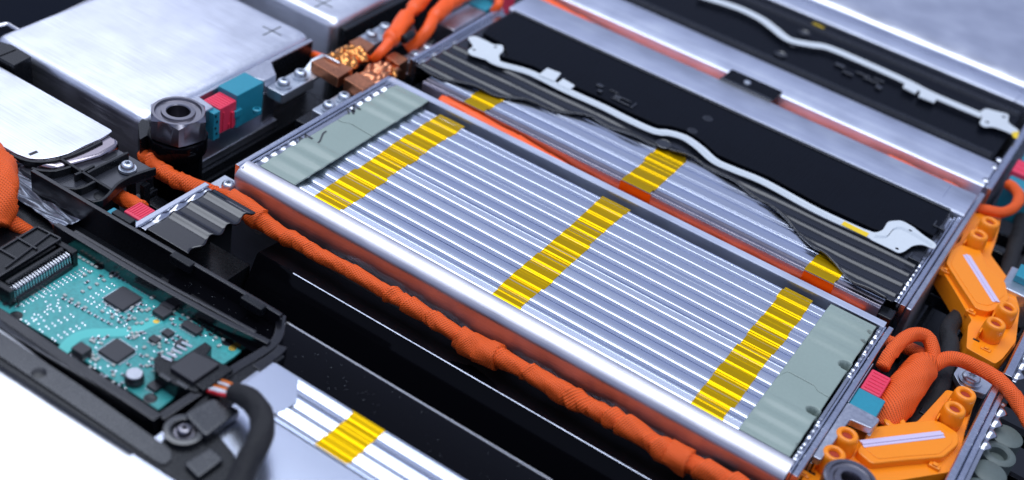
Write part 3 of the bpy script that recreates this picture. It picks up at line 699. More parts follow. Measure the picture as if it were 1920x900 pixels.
slab('copper_block', [P(x, y, .1)[:2] for x, y in ((645, 147), (670, 135), (704, 154), (680, 169))], -.8, .1, 'copper', cb2, bevel=.04)
slab('copper_block', [P(x, y, .2)[:2] for x, y in ((722, 105), (740, 96), (766, 110), (748, 122))], -1.4, .2, 'copper', cb2, bevel=.04)
c = P(715, 132, 0); blob_braid(cb2, c[0]-.1, c[1], -.45, 2.0, 3.0, .7, 11, 'copper')
tube('braid_strand', [P(735, 128, 0), P(742, 134, .1), P(738, 140, .0), P(744, 146, -.1)], .14, 'copper_bright', cb2, n=8, wrap=.3, amp=.5)

# ------------------------------------------------------------------ orange cables
mc_px = [(431, 371), (466, 394), (488, 412), (523, 437), (564, 457), (597, 478), (630, 494), (663, 511), (704, 536), (741, 556), (782, 581), (828, 608), (860, 630), (897, 655), (935, 670), (976, 690), (1020, 715), (1080, 750), (1130, 775), (1160, 790), (1208, 820), (1252, 848), (1292, 868), (1352, 895), (1420, 935)]
main = [PY(a, b, -.98) for a, b in mc_px]
main += [(main[-1][0]+4, -1.2, main[-1][2]-.6), (main[-1][0]+9, -1.0, main[-1][2]-2.5)]
left = [P(268, 292, -1.6), P(285, 305, -1.5), P(312, 327, -1.3), P(345, 343, -1.4), P(385, 357, -1.7), P(410, 364, -2.0)]
mp = left+main
W_ = [(0, .46), (.06, .52), (.10, .55), (.14, .42), (.19, .62), (.24, .50), (.27, .46), (.35, .47), (.45, .50), (.56, .52), (.60, .72), (.63, .52), (.70, .60), (.80, .56), (.88, .58), (.93, .74), (.97, .6), (1, .55)]
wf = lin(W_)
mc = thing('orange_cable', 'long cloth-wrapped orange cable lying along the front of the central module', 'cable', (15, -.8, -3))
tube('cable_sleeve', mp, .5, 'orange_cloth', mc, n=30, step=.055, wrap=.85, seed=4, rf=lambda s: wf(s)*.84, amp=.30)
def sleeve(path, i0, i1, r, seed, par):   # an extra loose turn of cloth
    seg_ = path[i0:i1+1]
    return tube('loose_wrap', seg_, r, 'orange_cloth', par, n=26, step=.09, wrap=.8, seed=seed, amp=.10, rf=lambda s: r*(1+.12*s))
sleeve(mp, 6, 8, .60, 2, mc); sleeve(mp, 18, 20, .66, 5, mc); sleeve(mp, 27, 28, .66, 8, mc)
box('cable_tie', *(lambda c: (c[0]-.5, c[0]+.9, -1.4, -.2, c[2]-.5, c[2]+.45))(PY(1335, 893, -.8)), 'black', mc, bevel=.1)
mc2 = tag(tube('orange_cable', [P(222, 368, -1.6), P(240, 377, -1.4), P(254, 385, -1.2), P(266, 392, -1.1)], .45, 'orange_cloth', n=20, wrap=.7, seed=9), 'short orange cable end entering the pink plug under the black bracket', 'cable')
gc = [PY(826, 190, 16.0), PY(860, 206, 16.0), PY(900, 228, 16.0), PY(950, 255, 16.0), PY(1000, 283, 16.0), PY(1040, 307, 16.0), (16.5, 16.03, -1.0), (22, 16.03, -.98), (28, 16.03, -.98), (34.5, 16.03, -1.0)]
tag(tube('orange_cable', gc, .42, 'orange_tube', n=20, wrap=1.4, seed=21, amp=.12, step=.2), 'thin orange cable lying in the gap behind the central module', 'cable')
tag(tube('orange_cable', [(.5, 34.2, -.3), (4, 34.15, -.65), (9, 34.2, -1.0), (18, 34.2, -1.05), (26, 34.2, -1.0), (30.5, 34.1, -.72), (35.5, 34.15, -.8)], .5, 'orange_tube', n=20, wrap=1.2, seed=31, amp=.14, step=.2), 'orange cable sunk in the gap between the second and third modules', 'cable')
tag(tube('orange_cable', [P(808, -30, 1.2), P(782, 8, 1.2), P(760, 35, 1.1), P(742, 62, .9), P(725, 85, .6), P(712, 100, .3), P(700, 112, -.3)], .62, 'orange_tube', n=22, wrap=1.6, seed=6, amp=.16, rf=lin([(0, .54), (.3, .56), (.40, .54), (.43, .38), (.5, .38), (.53, .58), (.8, .55), (.83, .34), (1, .30)])), 'left one of the two orange cables running from the top edge to the copper busbars', 'cable')
tag(tube('orange_cable', [P(930, -28, .6), P(870, -6, .8), P(838, 10, .9), P(815, 32, .8), P(800, 58, .4), P(782, 78, -.3), P(762, 92, -.9)], .58, 'orange_tube', n=22, wrap=1.6, seed=16, amp=.14, rf=lin([(0, .32), (.35, .36), (.5, .52), (.68, .56), (.72, .40), (1, .46)])), 'right one of the two orange cables at the top edge, beside the grey connector bracket', 'cable')
tag(tube('orange_cable', [P(920, -20, .6), P(935, -2, .6), P(934, 10, .4), P(925, 22, -.2)], .33, 'orange_tube', n=16), 'thin orange lead curling into the pink plug at the top edge', 'cable')
tag(tube('cable_strap', [P(757, 74, .9), P(772, 62, .8), P(768, 50, .4), P(790, 90, -.8), P(812, 78, -.6)], .32, 'black', n=12, wrap=.6), 'black tape knot between the two orange cables at the top', 'tape')
tag(tube('orange_cable', [P(588, 103, -1.4), P(602, 108, -1.2), P(615, 112, -1.2)], .3, 'orange_tube', n=14), 'stub of orange cable behind the brighter copper busbar', 'cable')
lc_ = tag(tube('orange_cable', [P(-40, 270, .3), P(-12, 300, .6), P(4, 338, .6), P(0, 378, .2), P(-10, 420, -.6)], .82, 'orange_cloth', n=26, wrap=.85, seed=12, amp=.28), 'thick cloth-wrapped orange cable bending at the left edge', 'cable')
tag(tube('orange_cable', [P(-10, 412, -.9), P(14, 414, -.9), P(34, 424, -1.1), P(60, 440, -1.6)], .38, 'orange_cloth', n=18, wrap=.8, seed=13), 'thinner orange cable under the thick one at the left edge', 'cable')
# right hand group
def cl(lst): return [P(*q) for q in lst]
hb = thing('orange_cable', 'branching cloth-wrapped orange cable between the two orange terminal covers', 'cable', (39.5, 11, -2))
tube('cable_sleeve', cl([(1650, 800, -1.8), (1672, 768, -1.1), (1695, 735, -.7), (1718, 703, -.5), (1738, 678, -.5)]), .85, 'orange_cloth', hb, n=28, wrap=1.5, seed=41, amp=.06, rf=lin([(0, .95), (.5, .98), (.85, .92), (1, .6)]))
tube('branch', cl([(1655, 690, -.3), (1668, 665, .1), (1690, 640, .3), (1714, 627, .3), (1737, 632, .2), (1748, 655, -.1), (1748, 685, -.5)]), .40, 'orange_cloth', hb, n=20, wrap=1.0, seed=42, amp=.1)
tube('branch', cl([(1635, 630, -1.6), (1662, 640, -1.3), (1700, 652, -1.1), (1728, 664, -.8), (1740, 682, -.7)]), .38, 'orange_cloth', hb, n=20, wrap=1.0, seed=43, amp=.1)
tube('branch', cl([(1748, 686, -.5), (1772, 674, -.3), (1800, 675, -.2), (1832, 688, -.2), (1865, 708, -.2), (1895, 735, -.3), (1915, 765, -.5), (1935, 800, -.6)]), .42, 'orange_cloth', hb, n=20, wrap=1.1, seed=44, amp=.1)
tag(tube('orange_cable', cl([(1832, 392, -1.2), (1850, 394, -.9), (1880, 398, -.6), (1902, 388, -.3), (1911, 370, -.3), (1903, 354, -.3), (1890, 345, -.4)]), .36, 'orange_cloth', n=18, wrap=1.2, seed=51, amp=.08), 'small orange cable looping at the right edge above the upper terminal cover', 'cable')
# black cables on the right
tag(tube('black_cable', cl([(1800, 590, -2.5), (1778, 618, -2), (1782, 650, -2), (1772, 690, -2), (1758, 735, -2), (1735, 775, -2.2), (1700, 815, -2.5)]), .5, 'black_foam', n=18, wrap=.9, seed=61), 'black foam-wrapped cable behind the branching orange cable', 'cable')
tag(tube('black_cable', cl([(1920, 400, -2.5), (1900, 470, -2.5), (1880, 530, -2.5), (1850, 560, -3)]), .5, 'black_foam', n=16, wrap=1, seed=62), 'upper black cable at the right edge behind the terminal cover', 'cable')
tag(tube('black_cable', cl([(1935, 480, -3), (1905, 505, -3), (1893, 545, -3), (1896, 600, -3)]), .35, 'black_foam', n=16, wrap=1, seed=63), 'thin black cable beside the teal connector at the right edge', 'cable')
tag(tube('black_cable', cl([(1740, 800, -2.8), (1772, 740, -2.6), (1795, 690, -2.8), (1800, 640, -3)]), .42, 'black', n=16), 'smooth black cable running under the lower terminal cover', 'cable')

# ------------------------------------------------------------------ orange terminal covers
def cap(root, px, py, z, r=.62, h=1.5):
    c = P(px, py, z); lathe('hole_shade', [(r*.455, 0), (0, .01)], (c[0], c[1], c[2]-.2), 'orange_dark', root, n=24)  # dark disc paints the shade inside the tower's hole
    lathe('screw_tower', [(r*1.12, -h), (r*1.08, -h*.5), (r*1.0, -.22), (r*.94, -.07), (r*.80, 0), (r*.62, .0), (r*.52, -.06), (r*.48, -.12), (r*.46, -h*.8), (0, -h*.8)], c, 'orange_plastic', root, n=40, smooth=True)
def oc(label, low, lid, caps, strip, clips, zt_=-.72):
    c = P(*low[0], -1); t = thing('terminal_cover', label, 'terminal cover', (c[0], c[1], -2.6), 'orange terminal covers')
    slab('base_shell', arc([P(a, b, zt_-.45)[:2] for a, b in low], r=.18, k=3), -2.5, zt_-.45, 'orange_plastic', t, bevel=.08)
    slab('skirt', arc([P(a, b, zt_-.9)[:2] for a, b in low], r=.18, k=3), -2.6, zt_-1.1, 'orange_plastic', t, bevel=.06).scale = (1.025, 1.025, 1)
    slab('lid', arc([P(a, b, zt_)[:2] for a, b in lid], r=.25, k=4), zt_-.6, zt_, 'orange_plastic', t, bevel=.10, seg=3)
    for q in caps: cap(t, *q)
    A = P(*strip[0], zt_+.05); B = P(*strip[1], zt_+.05)
    w1 = ribbon('window_strip', [(A[0], A[1], zt_+.004), (B[0], B[1], zt_+.004)], .52, .06, 'clear_strip', t); 
    b_ = w1.modifiers.new('b', 'BEVEL'); b_.width = .02*U; b_.segments = 2
    ribbon('window_core', [(A[0], A[1], zt_+.064), (B[0], B[1], zt_+.064)], .16, .05, 'clear_strip', t)
    lc0 = Vector(P(*lid[0], zt_)); 
    n_ = len(lid); cxl = sum(P(a, b, zt_)[0] for a, b in lid)/n_; cyl = sum(P(a, b, zt_)[1] for a, b in lid)/n_
    inner = [((P(a, b, zt_)[0]-cxl)*.86+cxl, (P(a, b, zt_)[1]-cyl)*.84+cyl) for a, b in lid]
    slab('raised_panel', arc(inner, r=.2, k=3), zt_-.02, zt_+.035, 'orange_plastic', t, bevel=.03)
    for q in caps:                           # moulded webs, and a black patch painting an opening's shade at each tower's foot
        c = P(*q[:3]); box('web', c[0]-.62, c[0]-.52, c[1]-.85, c[1]-.3, zt_-.5, zt_+.18, 'orange_plastic', t, bevel=.03)
        box('gap', c[0]-.75, c[0]-.35, c[1]-.95, c[1]-.80, zt_-.5, zt_-.42, 'floor_black', t, bevel=.01)
    for q in clips:
        c = P(q[0], q[1], q[2]); box('snap_clip', c[0]-.32, c[0]+.32, c[1]-.22, c[1]+.16, c[2]-.35, c[2]+.12, 'orange_plastic', t, bevel=.07)
        box('snap_catch', c[0]-.14, c[0]+.14, c[1]-.16, c[1]+.1, c[2]+.121, c[2]+.22, 'orange_plastic', t, bevel=.04)
    return t
z1_ = .0
t = oc('orange terminal cover lying level at the bottom right corner, in front of the branching cable',
   [(1500, 905), (1515, 878), (1550, 835), (1575, 805), (1640, 800), (1720, 790), (1775, 730), (1828, 745), (1812, 800), (1800, 850), (1780, 885), (1660, 905), (1560, 930)],
   [(1606, 845), (1622, 822), (1640, 800), (1690, 792), (1750, 786), (1768, 792), (1798, 812), (1798, 832), (1770, 856), (1700, 862), (1634, 869)],
   [(1566, 848, .05), (1590, 813, .05), (1792, 764, .05), (1812, 736, .05)], [(1616, 832), (1768, 814)], [(1752, 874, -1.1), (1508, 890, -1.2)])
lathe('lug_ring', [(.62, -.3), (.62, 0), (.55, .05), (.33, .05), (.28, 0), (.28, -.2), (0, -.2)], P(1678, 790, -.9), 'orange_plastic', t, n=32)
t = oc('orange terminal cover standing aslant beside the right end of the second module',
   [(1762, 500), (1775, 470), (1800, 452), (1820, 400), (1880, 400), (1868, 450), (1858, 478), (1900, 535), (1912, 580), (1905, 640), (1880, 672), (1866, 682), (1812, 652), (1815, 610), (1822, 600), (1790, 545)],
   [(1774, 492), (1784, 468), (1803, 458), (1830, 468), (1838, 468), (1852, 500), (1885, 528), (1892, 560), (1868, 580), (1852, 584), (1830, 578), (1798, 530)],
   [(1837, 438, .05), (1858, 414, .05), (1869, 604, .05), (1892, 575, .05)], [(1812, 478), (1868, 566)], [(1772, 508, -1.1), (1820, 585, -1.1), (1848, 655, -1.2)])

# ------------------------------------------------------------------ right edge hardware
rb = thing('mounting_plate', 'small grey metal plate with one star screw above the lower orange terminal cover', 'bracket', (41.5, 14.5, -2.5))
slab('plate', arc([P(a, b, -1.6)[:2] for a, b in ((1788, 700), (1800, 682), (1868, 712), (1848, 740), (1800, 722))], r=.15), -2.0, -1.6, 'zinc', rb, bevel=.05)
screw(P(1820, 710, -1.45), .55, 'zinc', rb, h=.3)
boxes('support', [(40, 43.3, 11.6, 12.1, -6, -1.7), (40, 40.4, 12, 16, -6, -1.9)], 'black', rb, bevel=.05)
ls = thing('end_frame', 'silver end frame with weld scallops cut off by the lower right corner', 'frame', (43.4, 10, -10))
extrude_y('frame_lip', [(42.75, -10), (42.75, -.45), (42.82, -.38), (43.15, -.38), (43.2, -.45), (43.2, -10)], -3, 15.2, 'rim_metal', ls)
extrude_y('frame_lip', [(43.24, -10), (43.24, -.62), (43.3, -.56), (43.55, -.56), (43.6, -.65), (43.6, -10)], -3, 15.0, 'rim_metal', ls)
def fn(u, v):
    y = -3+17.6*v; s = scal(y, [(9.8, 14.6)], 1.1)
    return (43.62+.55*u*(.4+.6*s), y, -.7+.22*s*math.sin(PI*min(1, .3+u*.7)))
patch('weld_seam', 6, 200, fn, 'weld_metal', ls, solid=.05)
for k in range(5):
    y = 5.6+k*1.75; lathe('seal_lobe', [(.95, -1.2), (.95, -.1), (.8, 0), (.6, 0), (.5, -.1), (.5, -.5), (0, -.5)] if k % 2 else [(.9, -1.2), (.9, -.1), (.75, .0), (0, .0)], (44.6, y, -1.1), 'grey_green_seal', ls, n=28)
boxes('cross_bar', [(44, 60, 11.4, 11.8, -3.5, -2.6), (44, 60, 14.6, 15.2, -3, -2.2), (44, 60, 17.5, 17.9, -3, -2.2)], 'black_gloss', ls)
ef = thing('end_frame', 'silver end frame corner with rounded foot behind the branching cable at the right edge', 'frame', (43.4, 22, -10))
extrude_y('frame_lip', [(43.0, -10), (43.0, -.9), (43.1, -.8), (43.5, -.8), (43.6, -.9), (43.6, -10)], 17.3, 34, 'rim_metal', ef)
def fn2(u, v):
    y = 17.4+16*v; s = scal(y, [(17.6, 24)], 1.1)
    return (43.62+.6*u*(.4+.6*s), y, -1.1+.25*s*math.sin(PI*min(1, .3+u*.7)))
patch('weld_seam', 6, 160, fn2, 'weld_metal', ef, solid=.05)
# dark ladder-like bars in the gap right of the modules
gl = thing('cable_rack', 'black plastic rack with thin crossbars in the gap on the right, under the cables', 'rack', (40, 20, -10))
for y in (9.8, 12.2, 19.5, 25.2, 26.8, 28.4, 33.5, 36): box('crossbar', 36.95, 42.9, y, y+.25, -4.2, -3.2, 'black_rib', gl, bevel=.05)
for x in (37.2, 39.7, 42.4): box('side_bar', x, x+.3, -4, 46, -6.5, -4.3, 'black', gl, bevel=.05)
gk = P(1700, 632, -3); tag(lathe('rubber_grommet', [(1.25, -.6), (1.3, 0), (1.1, .25), (.4, .3), (0, .3)], (gk[0], gk[1], -3.2), 'black_foam', n=32), 'grey-black round grommet under the looped orange cable', 'grommet')
c = P(1597, 898, .5)
bn = thing('ring_nut', 'grey ring nut cut off by the bottom edge in front of the orange terminal cover', 'nut', (c[0], c[1], -5))
lathe('ring', [(1.35, -1.5), (1.38, -.1), (1.28, 0), (1.12, 0), (1.06, -.12), (.9, -.14), (.8, -.02), (.55, -.02), (.5, -.1), (.5, -1.2), (0, -1.2)], (c[0], c[1]-.2, .7), 'steel', bn, n=48)
lathe('post', [(1.3, -7), (1.3, -.0)], (c[0], c[1]-.2, -.85), 'black_gloss', bn, n=40)

# ------------------------------------------------------------------ front empty tray and the near module
tr = thing('glossy_tray', 'glossy black trough between the orange cable and the near silver module', 'tray', (18, -5, -8))
extrude_x('tray_shell', [(-10.85, -6.5), (-10.85, -.32), (-8.1, -.30), (-8.0, -.33), (-7.95, -.45), (-7.7, -6.8), (-7.3, -7.2), (-4.4, -7.2), (-4.0, -6.8), (-2.15, -3.15), (-2.0, -3.05), (-.15, -3.3), (-.15, -8), (-10.85, -8)], 3.9, 50, 'black_gloss', tr)
extrude_x('edge_highlight', [(-8.06, -.29), (-8.0, -.255), (-7.94, -.30)], 10.9, 27.2, 'lip_metal', tr)  # bright metal strip painting the highlight along the black edge
extrude_x('edge_highlight', [(-2.14, -3.02), (-2.09, -2.99), (-2.04, -3.02)], 6.6, 34, 'rim_metal', tr)  # second painted highlight, a metal strip along the lip's edge
c = P(487, 433, -3.0); lathe('hole', [(.3, 0), (0, .003)], (c[0], c[1], -3.05), 'floor_black', tr, n=20)
rnd = random.Random(12); V = []; F = []
for _ in range(150):
    x = rnd.uniform(5, 36); y = rnd.gauss(-9.3, .7); 
    if not -10.7 < y < -8.2: continue
    z = -.29 if y < -8.15 else -4.38-(y+7)*.0 if y > -7 else -2
    if y > -7: z = -4.3-(y+7)*(.2/3.6)+.006
    elif y > -8.15: continue
    q = rnd.uniform(.004, .015); n_ = len(V); V += [(x-q, y, z), (x, y-q, z), (x+q*1.3, y, z), (x, y+q, z), (x, y, z+q)]
    F += [(n_, n_+1, n_+4), (n_+1, n_+2, n_+4), (n_+2, n_+3, n_+4), (n_+3, n_, n_+4)]
du = obj('dust', V, F, 'flex_white', tr); du['kind'] = 'stuff'
np_ = thing('battery_module', 'near battery module with one yellow tape piece at the bottom edge, under the black cable', 'battery module', (25, -18, -10.8), 'battery modules in rows')
envn = cells(np_, -13.85, 3, .98, -.02, 12.3, 52, 15)
extrude_x('front_beam', [(-13.88, -6), (-13.88, -.16), (-13.95, -.10), (-26.5, -.10), (-26.5, -6)], 11.8, 52, 'cell_metal', np_)
tape(np_, envn, 17.5, 19.45, -13.84, -10.95, .016)
slab('film', [(12.3, -13.9), (14.9, -13.6), (15.2, -12.4), (14.2, -11.1), (12.4, -11.0)], -.0, .02, 'cell_metal', np_, bevel=.005)
wp = thing('white_panel', 'plain white-lit metal panel filling the bottom left corner', 'panel', (0, -26, -3))
slab('panel', [(-30, -19.2), (-6, -17.75), (2, -17.75), (14.6, -18.75), (18.5, -19.6), (18.5, -40), (-30, -40)], -1.0, -.3, 'brushed_plate', wp, bevel=.15)

# black wavy guide left of the trough
wg = thing('corrugated_guide', 'glossy black corrugated plastic guide with a silver edge strip, beside the pink plug', 'guide', (1.8, -5, -3))
def wv(u, v):
    y = -7.6+5.3*v; x = .62+(3.62-.62+.12*math.sin(y*4.6))*u
    s = rib(y, [(-6.3, -2.2, 1.36)]); return (x, y, -.08+.17*s**2.3)
patch('corrugated_sheet', 24, 90, wv, 'black_satin', wg, solid=.1)
extrude_y('edge_strip', [(-.12, -3), (-.12, .0), (-.08, .04), (.22, .04), (.26, 0), (.26, -3)], -8.0, -2.3, 'rim_metal', wg)
def wv2(u, v):
    y = -7.7+5.3*v; s = scal(y, [(-7.0, -2.5)], 1.36)
    return (.28+.36*u, y, -.12+.22*s*math.sin(PI*min(1, .2+u)))
patch('weld_seam', 6, 120, wv2, 'weld_metal', wg, solid=.04)
boxes('foot', [(-.1, 3.6, -11, -2.3, -6, -4), (.3, .6, -7.9, -2.4, -4, -.4)], 'black', wg, bevel=.05)

# ------------------------------------------------------------------ black ribbed bracket with one screw
br = thing('ribbed_bracket', 'black ribbed plastic bracket with one star screw, left of the big hex nut', 'bracket', (-5, -5, -2))
slab('base_plate', arc([P(a, b, -.55)[:2] for a, b in ((30, 298), (110, 298), (150, 285), (192, 264), (290, 318), (285, 328), (240, 340), (215, 362), (190, 378), (175, 378), (100, 345), (60, 330), (40, 318))], r=.15, k=3), -.85, -.55, 'black_shiny', br, bevel=.06)
for pth in ([(20, 288), (40, 297), (62, 302), (92, 301), (124, 293), (156, 281), (191, 264)], [(59, 314), (80, 319), (105, 319), (133, 311)], [(164, 323), (185, 312), (210, 300), (240, 285)], [(100, 343), (120, 350), (142, 353), (160, 348), (178, 339)],
            [(172, 377), (190, 374), (205, 362), (218, 346), (240, 332), (268, 321), (292, 314)], [(107, 293), (138, 311), (178, 336), (211, 356)], [(140, 327), (160, 318), (176, 309)]):
    wall_path('rib', pth, -.56, -.05, .2, 'black', br)
for q in ((209, 276), (190, 367)):
    c = P(*q, -.54); lathe('boss', [(.42, 0), (.42, .03), (.38, .04), (0, .04)], (c[0], c[1], -.55), 'black', br, n=28)
c = P(201, 292, -.54); slab('slot', arc([(c[0]-.35, c[1]-.5), (c[0]+.35, c[1]-.5), (c[0]+.35, c[1]+.6), (c[0]-.35, c[1]+.6)], r=.3), -.56, -.53, 'floor_black', br, bevel=.01)
screw(P(239, 314, -.35), .40, 'zinc', br, h=.34)
c = P(272, 352, -1.2)
boxes('leg', [(c[0]-.9, c[0]-.5, c[1]-.6, c[1]-.2, -7, -.86), (c[0]-.1, c[0]+.2, c[1]-.3, c[1]+.2, -7, -.86)], 'black', br)
c = P(292, 372, -3); pb = thing('small_clip_block', 'small black clip block between the orange cable and the pink plug', 'clip', (c[0], c[1], -5))
boxes('block', [(c[0]-1, c[0]+1, c[1]-.8, c[1]-.4, -4.4, -2.9), (c[0]-1, c[0]-.6, c[1]-.4, c[1]+.8, -4.4, -3.0), (c[0]-.5, c[0]+.8, c[1]-.2, c[1]+.6, -4.4, -3.3)], 'black_rib', pb, bevel=.06)
tk = thing('crumpled_foil_strip', 'crumpled grey film strip behind the circuit housing, right of the thick orange cable', 'film', (-4.5, -9.5, -1))
def cf(u, v):
    a = Vector(P(20, 310, -.9)).lerp(Vector(P(165, 410, -.9)), u); b = Vector(P(30, 370, -.9)).lerp(Vector(P(110, 428, -.9)), u)
    p = a.lerp(b, v); return (p.x, p.y, -.9+.09*math.sin(13*u+4*math.sin(7*v))*math.sin(8*v+3*u)+.02*math.sin(31*u*v+9*v))
patch('film', 60, 40, cf, 'film_grey', tk, solid=.03)
tb = thing('corner_block', 'black stepped corner block at the left edge beside the bright plate', 'block', (-19, -1, -6))
slab('block', [P(a, b, .4)[:2] for a, b in ((-20, 72), (23, 84), (59, 106), (26, 123), (-20, 98))], -6, .4, 'black', tb, bevel=.04)
slab('top_cap', [P(a, b, .45)[:2] for a, b in ((-20, 72), (20, 84), (30, 92), (-5, 106), (-20, 100))], .4, .45, 'black', tb, bevel=.01)
tag(box('side_bar', -40, -20.9, -8, 40, -9, -1.2, 'deep_black', None, bevel=.2), 'broad black plate in the top left corner behind the bright lip line', 'plate')
tag(tube('sealing_lip', [P(a, b, -.8) for a, b in ((-20, 52), (0, 48), (14, 46), (27, 53), (38, 58), (50, 55), (75, 44), (110, 29), (150, 11), (190, -8), (230, -26))], .16, 'lip_metal', n=12), 'thin bright metal lip curving across the top left corner', 'lip')

# ------------------------------------------------------------------ circuit housing, board, plug and black cable
Hz = .6; Bz = -.7
hs = thing('circuit_housing', 'open black plastic housing around the green circuit board, bottom left', 'housing', (3, -13, -2))
slab('floor_pan', [(-9, -18.6), (12.0, -18.2), (12.0, -8.2), (-9, -8.2)], -1.9, -1.3, 'black', hs)
def wl(pts, z0, z1, wd, m='black_satin', name='housing_wall'): return wall_path(name, pts, z0, z1, wd, m, hs)
wl([(60, 318), (107, 345), (241, 423), (380, 503), (482, 562), (528, 590)], -1.9, Hz, .26)
wl([(105, 418), (120, 428), (260, 512), (400, 590), (510, 622)][:4]+[(505, 641)], -1.9, .25, .35)
wl([(140, 432), (300, 525), (420, 590), (480, 622)], -1.9, .05, .22)
wl([(528, 590), (515, 640), (440, 690), (300, 782)], -1.9, .1, .5)
wl([(-30, 568), (0, 587), (100, 655), (200, 720), (296, 783)], -1.9, .25, .55)
wl([(530, 648), (520, 660), (480, 690)], -1.9, .1, .5)
for q in ((235, 408), (345, 488), (478, 568)):
    c = P(*q, .5); box('snap_tab', c[0]-.7, c[0]+.7, c[1]-.35, c[1]+.1, .15, .68, 'black', hs, bevel=.05)
slab('flange', arc([P(a, b, .12)[:2] for a, b in ((-30, 600), (0, 622), (150, 722), (320, 842), (322, 862), (305, 872), (270, 850), (120, 748), (0, 668), (-30, 650))], r=.2), -.9, .12, 'black_rib', hs, bevel=.1, seg=3)
slab('flange', [P(a, b, .02)[:2] for a, b in ((-30, 640), (60, 690), (300, 830), (330, 790), (430, 700), (520, 655), (535, 668), (470, 715), (425, 770), (408, 812), (440, 850), (452, 935), (352, 935), (333, 901), (160, 790), (0, 686), (-30, 666))], -1.4, .02, 'black', hs, bevel=.08)
c = P(73, 699, .13); lathe('pin_hole', [(.36, 0), (.34, .01), (0, .012)], (c[0], c[1], .125), 'black', hs, n=24)
c = P(345, 828, -.5); lathe('screw_boss', [(.95, -.1), (.95, .28), (.8, .32), (.62, .3), (.6, 0), (0, 0)], (c[0], c[1], .03), 'black_rib', hs, n=28)
screw((c[0], c[1], .14), .36, 'steel', hs, h=.3)
slab('corner_foot', arc([P(a, b, .5)[:2] for a, b in ((345, 775), (400, 745), (452, 768), (385, 818))], r=.25), 0, .5, 'black_rib', hs, bevel=.1)
slab('corner_foot', arc([P(a, b, .3)[:2] for a, b in ((345, 868), (395, 838), (420, 860), (372, 895))], r=.15), 0, .3, 'black_rib', hs, bevel=.1)
# lid panel with ribs at the left
slab('side_panel', [P(a, b, .35)[:2] for a, b in ((-30, 480), (68, 422), (115, 446), (0, 520), (-30, 536))], -.6, .35, 'black', hs)
for p0, p1 in (((-10, 472), (70, 424)), ((70, 424), (114, 446)), ((114, 446), (-10, 522)), ((-5, 463), (32, 484)), ((30, 443), (70, 466)), ((10, 500), (95, 436))):
    wl([p0, ((p0[0]+p1[0])/2, (p0[1]+p1[1])/2), p1], .35, .47, .12, name='rib')

pcb = thing('circuit_board', 'green circuit board with chips inside the black housing at bottom left', 'circuit board', (4, -14, Bz-.2))
slab('board', [P(a, b, Bz)[:2] for a, b in ((-30, 540), (-10, 540), (120, 462), (155, 466), (195, 487), (210, 496), (300, 545), (312, 556), (400, 603), (412, 612), (467, 645), (440, 668), (335, 738), (302, 764), (296, 768), (120, 650), (0, 577), (-30, 560))], Bz-.16, Bz, 'board_green', pcb, bevel=.02)
ribbon('broad_track', [P(a, b, Bz+.003) for a, b in ((110, 668), (135, 638), (165, 625), (240, 622), (270, 610), (300, 598))], .62, .006, 'board_track', pcb)
ribbon('broad_track', [P(a, b, Bz+.003) for a, b in ((168, 478), (200, 497), (260, 528), (300, 552))], .25, .006, 'board_track', pcb)
for q in ((188, 498), (428, 641), (30, 592), (282, 747)):
    c = P(*q, Bz); lathe('mounting_hole', [(.34, .004), (.26, .012), (.24, .012), (.2, .006), (0, .006)], (c[0], c[1], Bz), 'floor_black', pcb, n=24)
c = P(436, 653, Bz); lathe('test_pad', [(.2, .0), (.2, .02), (0, .02)], (c[0], c[1], Bz), 'gold', pcb, n=20)
c = P(293, 603, Bz); lathe('test_pad', [(.16, .0), (.16, .02), (0, .02)], (c[0], c[1], Bz), 'gold', pcb, n=20)
def chip(px, py, sx_, sy_, h, pins=12, m='chip', sides='xy'):
    c = P(px, py, Bz+h); x, y = c[0], c[1]
    ch = box('chip', x-sx_/2, x+sx_/2, y-sy_/2, y+sy_/2, Bz+.03, Bz+h, m, pcb, bevel=.03)
    L = []
    n = pins
    for i in range(n):
        q = (i+.5)/n-.5
        if 'y' in sides:
            for s in (-1, 1): L.append((x+q*sx_*.95-.025, x+q*sx_*.95+.025, *sorted((y+s*sy_/2, y+s*(sy_/2+.16))), Bz+.002, Bz+.07))
        if 'x' in sides:
            for s in (-1, 1): L.append((*sorted((x+s*sx_/2, x+s*(sx_/2+.16))), y+q*sy_*.95-.025, y+q*sy_*.95+.025, Bz+.002, Bz+.07))
    o = boxes('pin_row', L, 'solder', ch, bevel=0)
chip(230, 558, 1.35, 1.35, .2, 14); chip(219, 656, 1.25, 1.25, .2, 12)
chip(318, 570, .75, .7, .28, 4, sides='y'); chip(305, 582, .8, .7, .28, 4, sides='y'); chip(360, 612, 1.1, .5, .22, 8, sides='y'); chip(315, 622, .5, .45, .2, 3); chip(290, 634, .5, .4, .2, 4, sides='y')
chip(153, 652, .75, .65, .45, 5, sides='y'); chip(290, 722, .6, .5, .2, 3, sides='y'); chip(338, 640, .35, .5, .3, 3, sides='y')
c = P(252, 702, Bz+.5); lathe('capacitor_can', [(.46, 0), (.48, .25), (.44, .3), (.44, .5), (.38, .56), (0, .56)], (c[0], c[1], Bz), 'chip', pcb, n=28)
lathe('capacitor_top', [(.40, .0), (.38, .02), (0, .02)], (c[0], c[1], Bz+.565), 'solder', pcb, n=28)
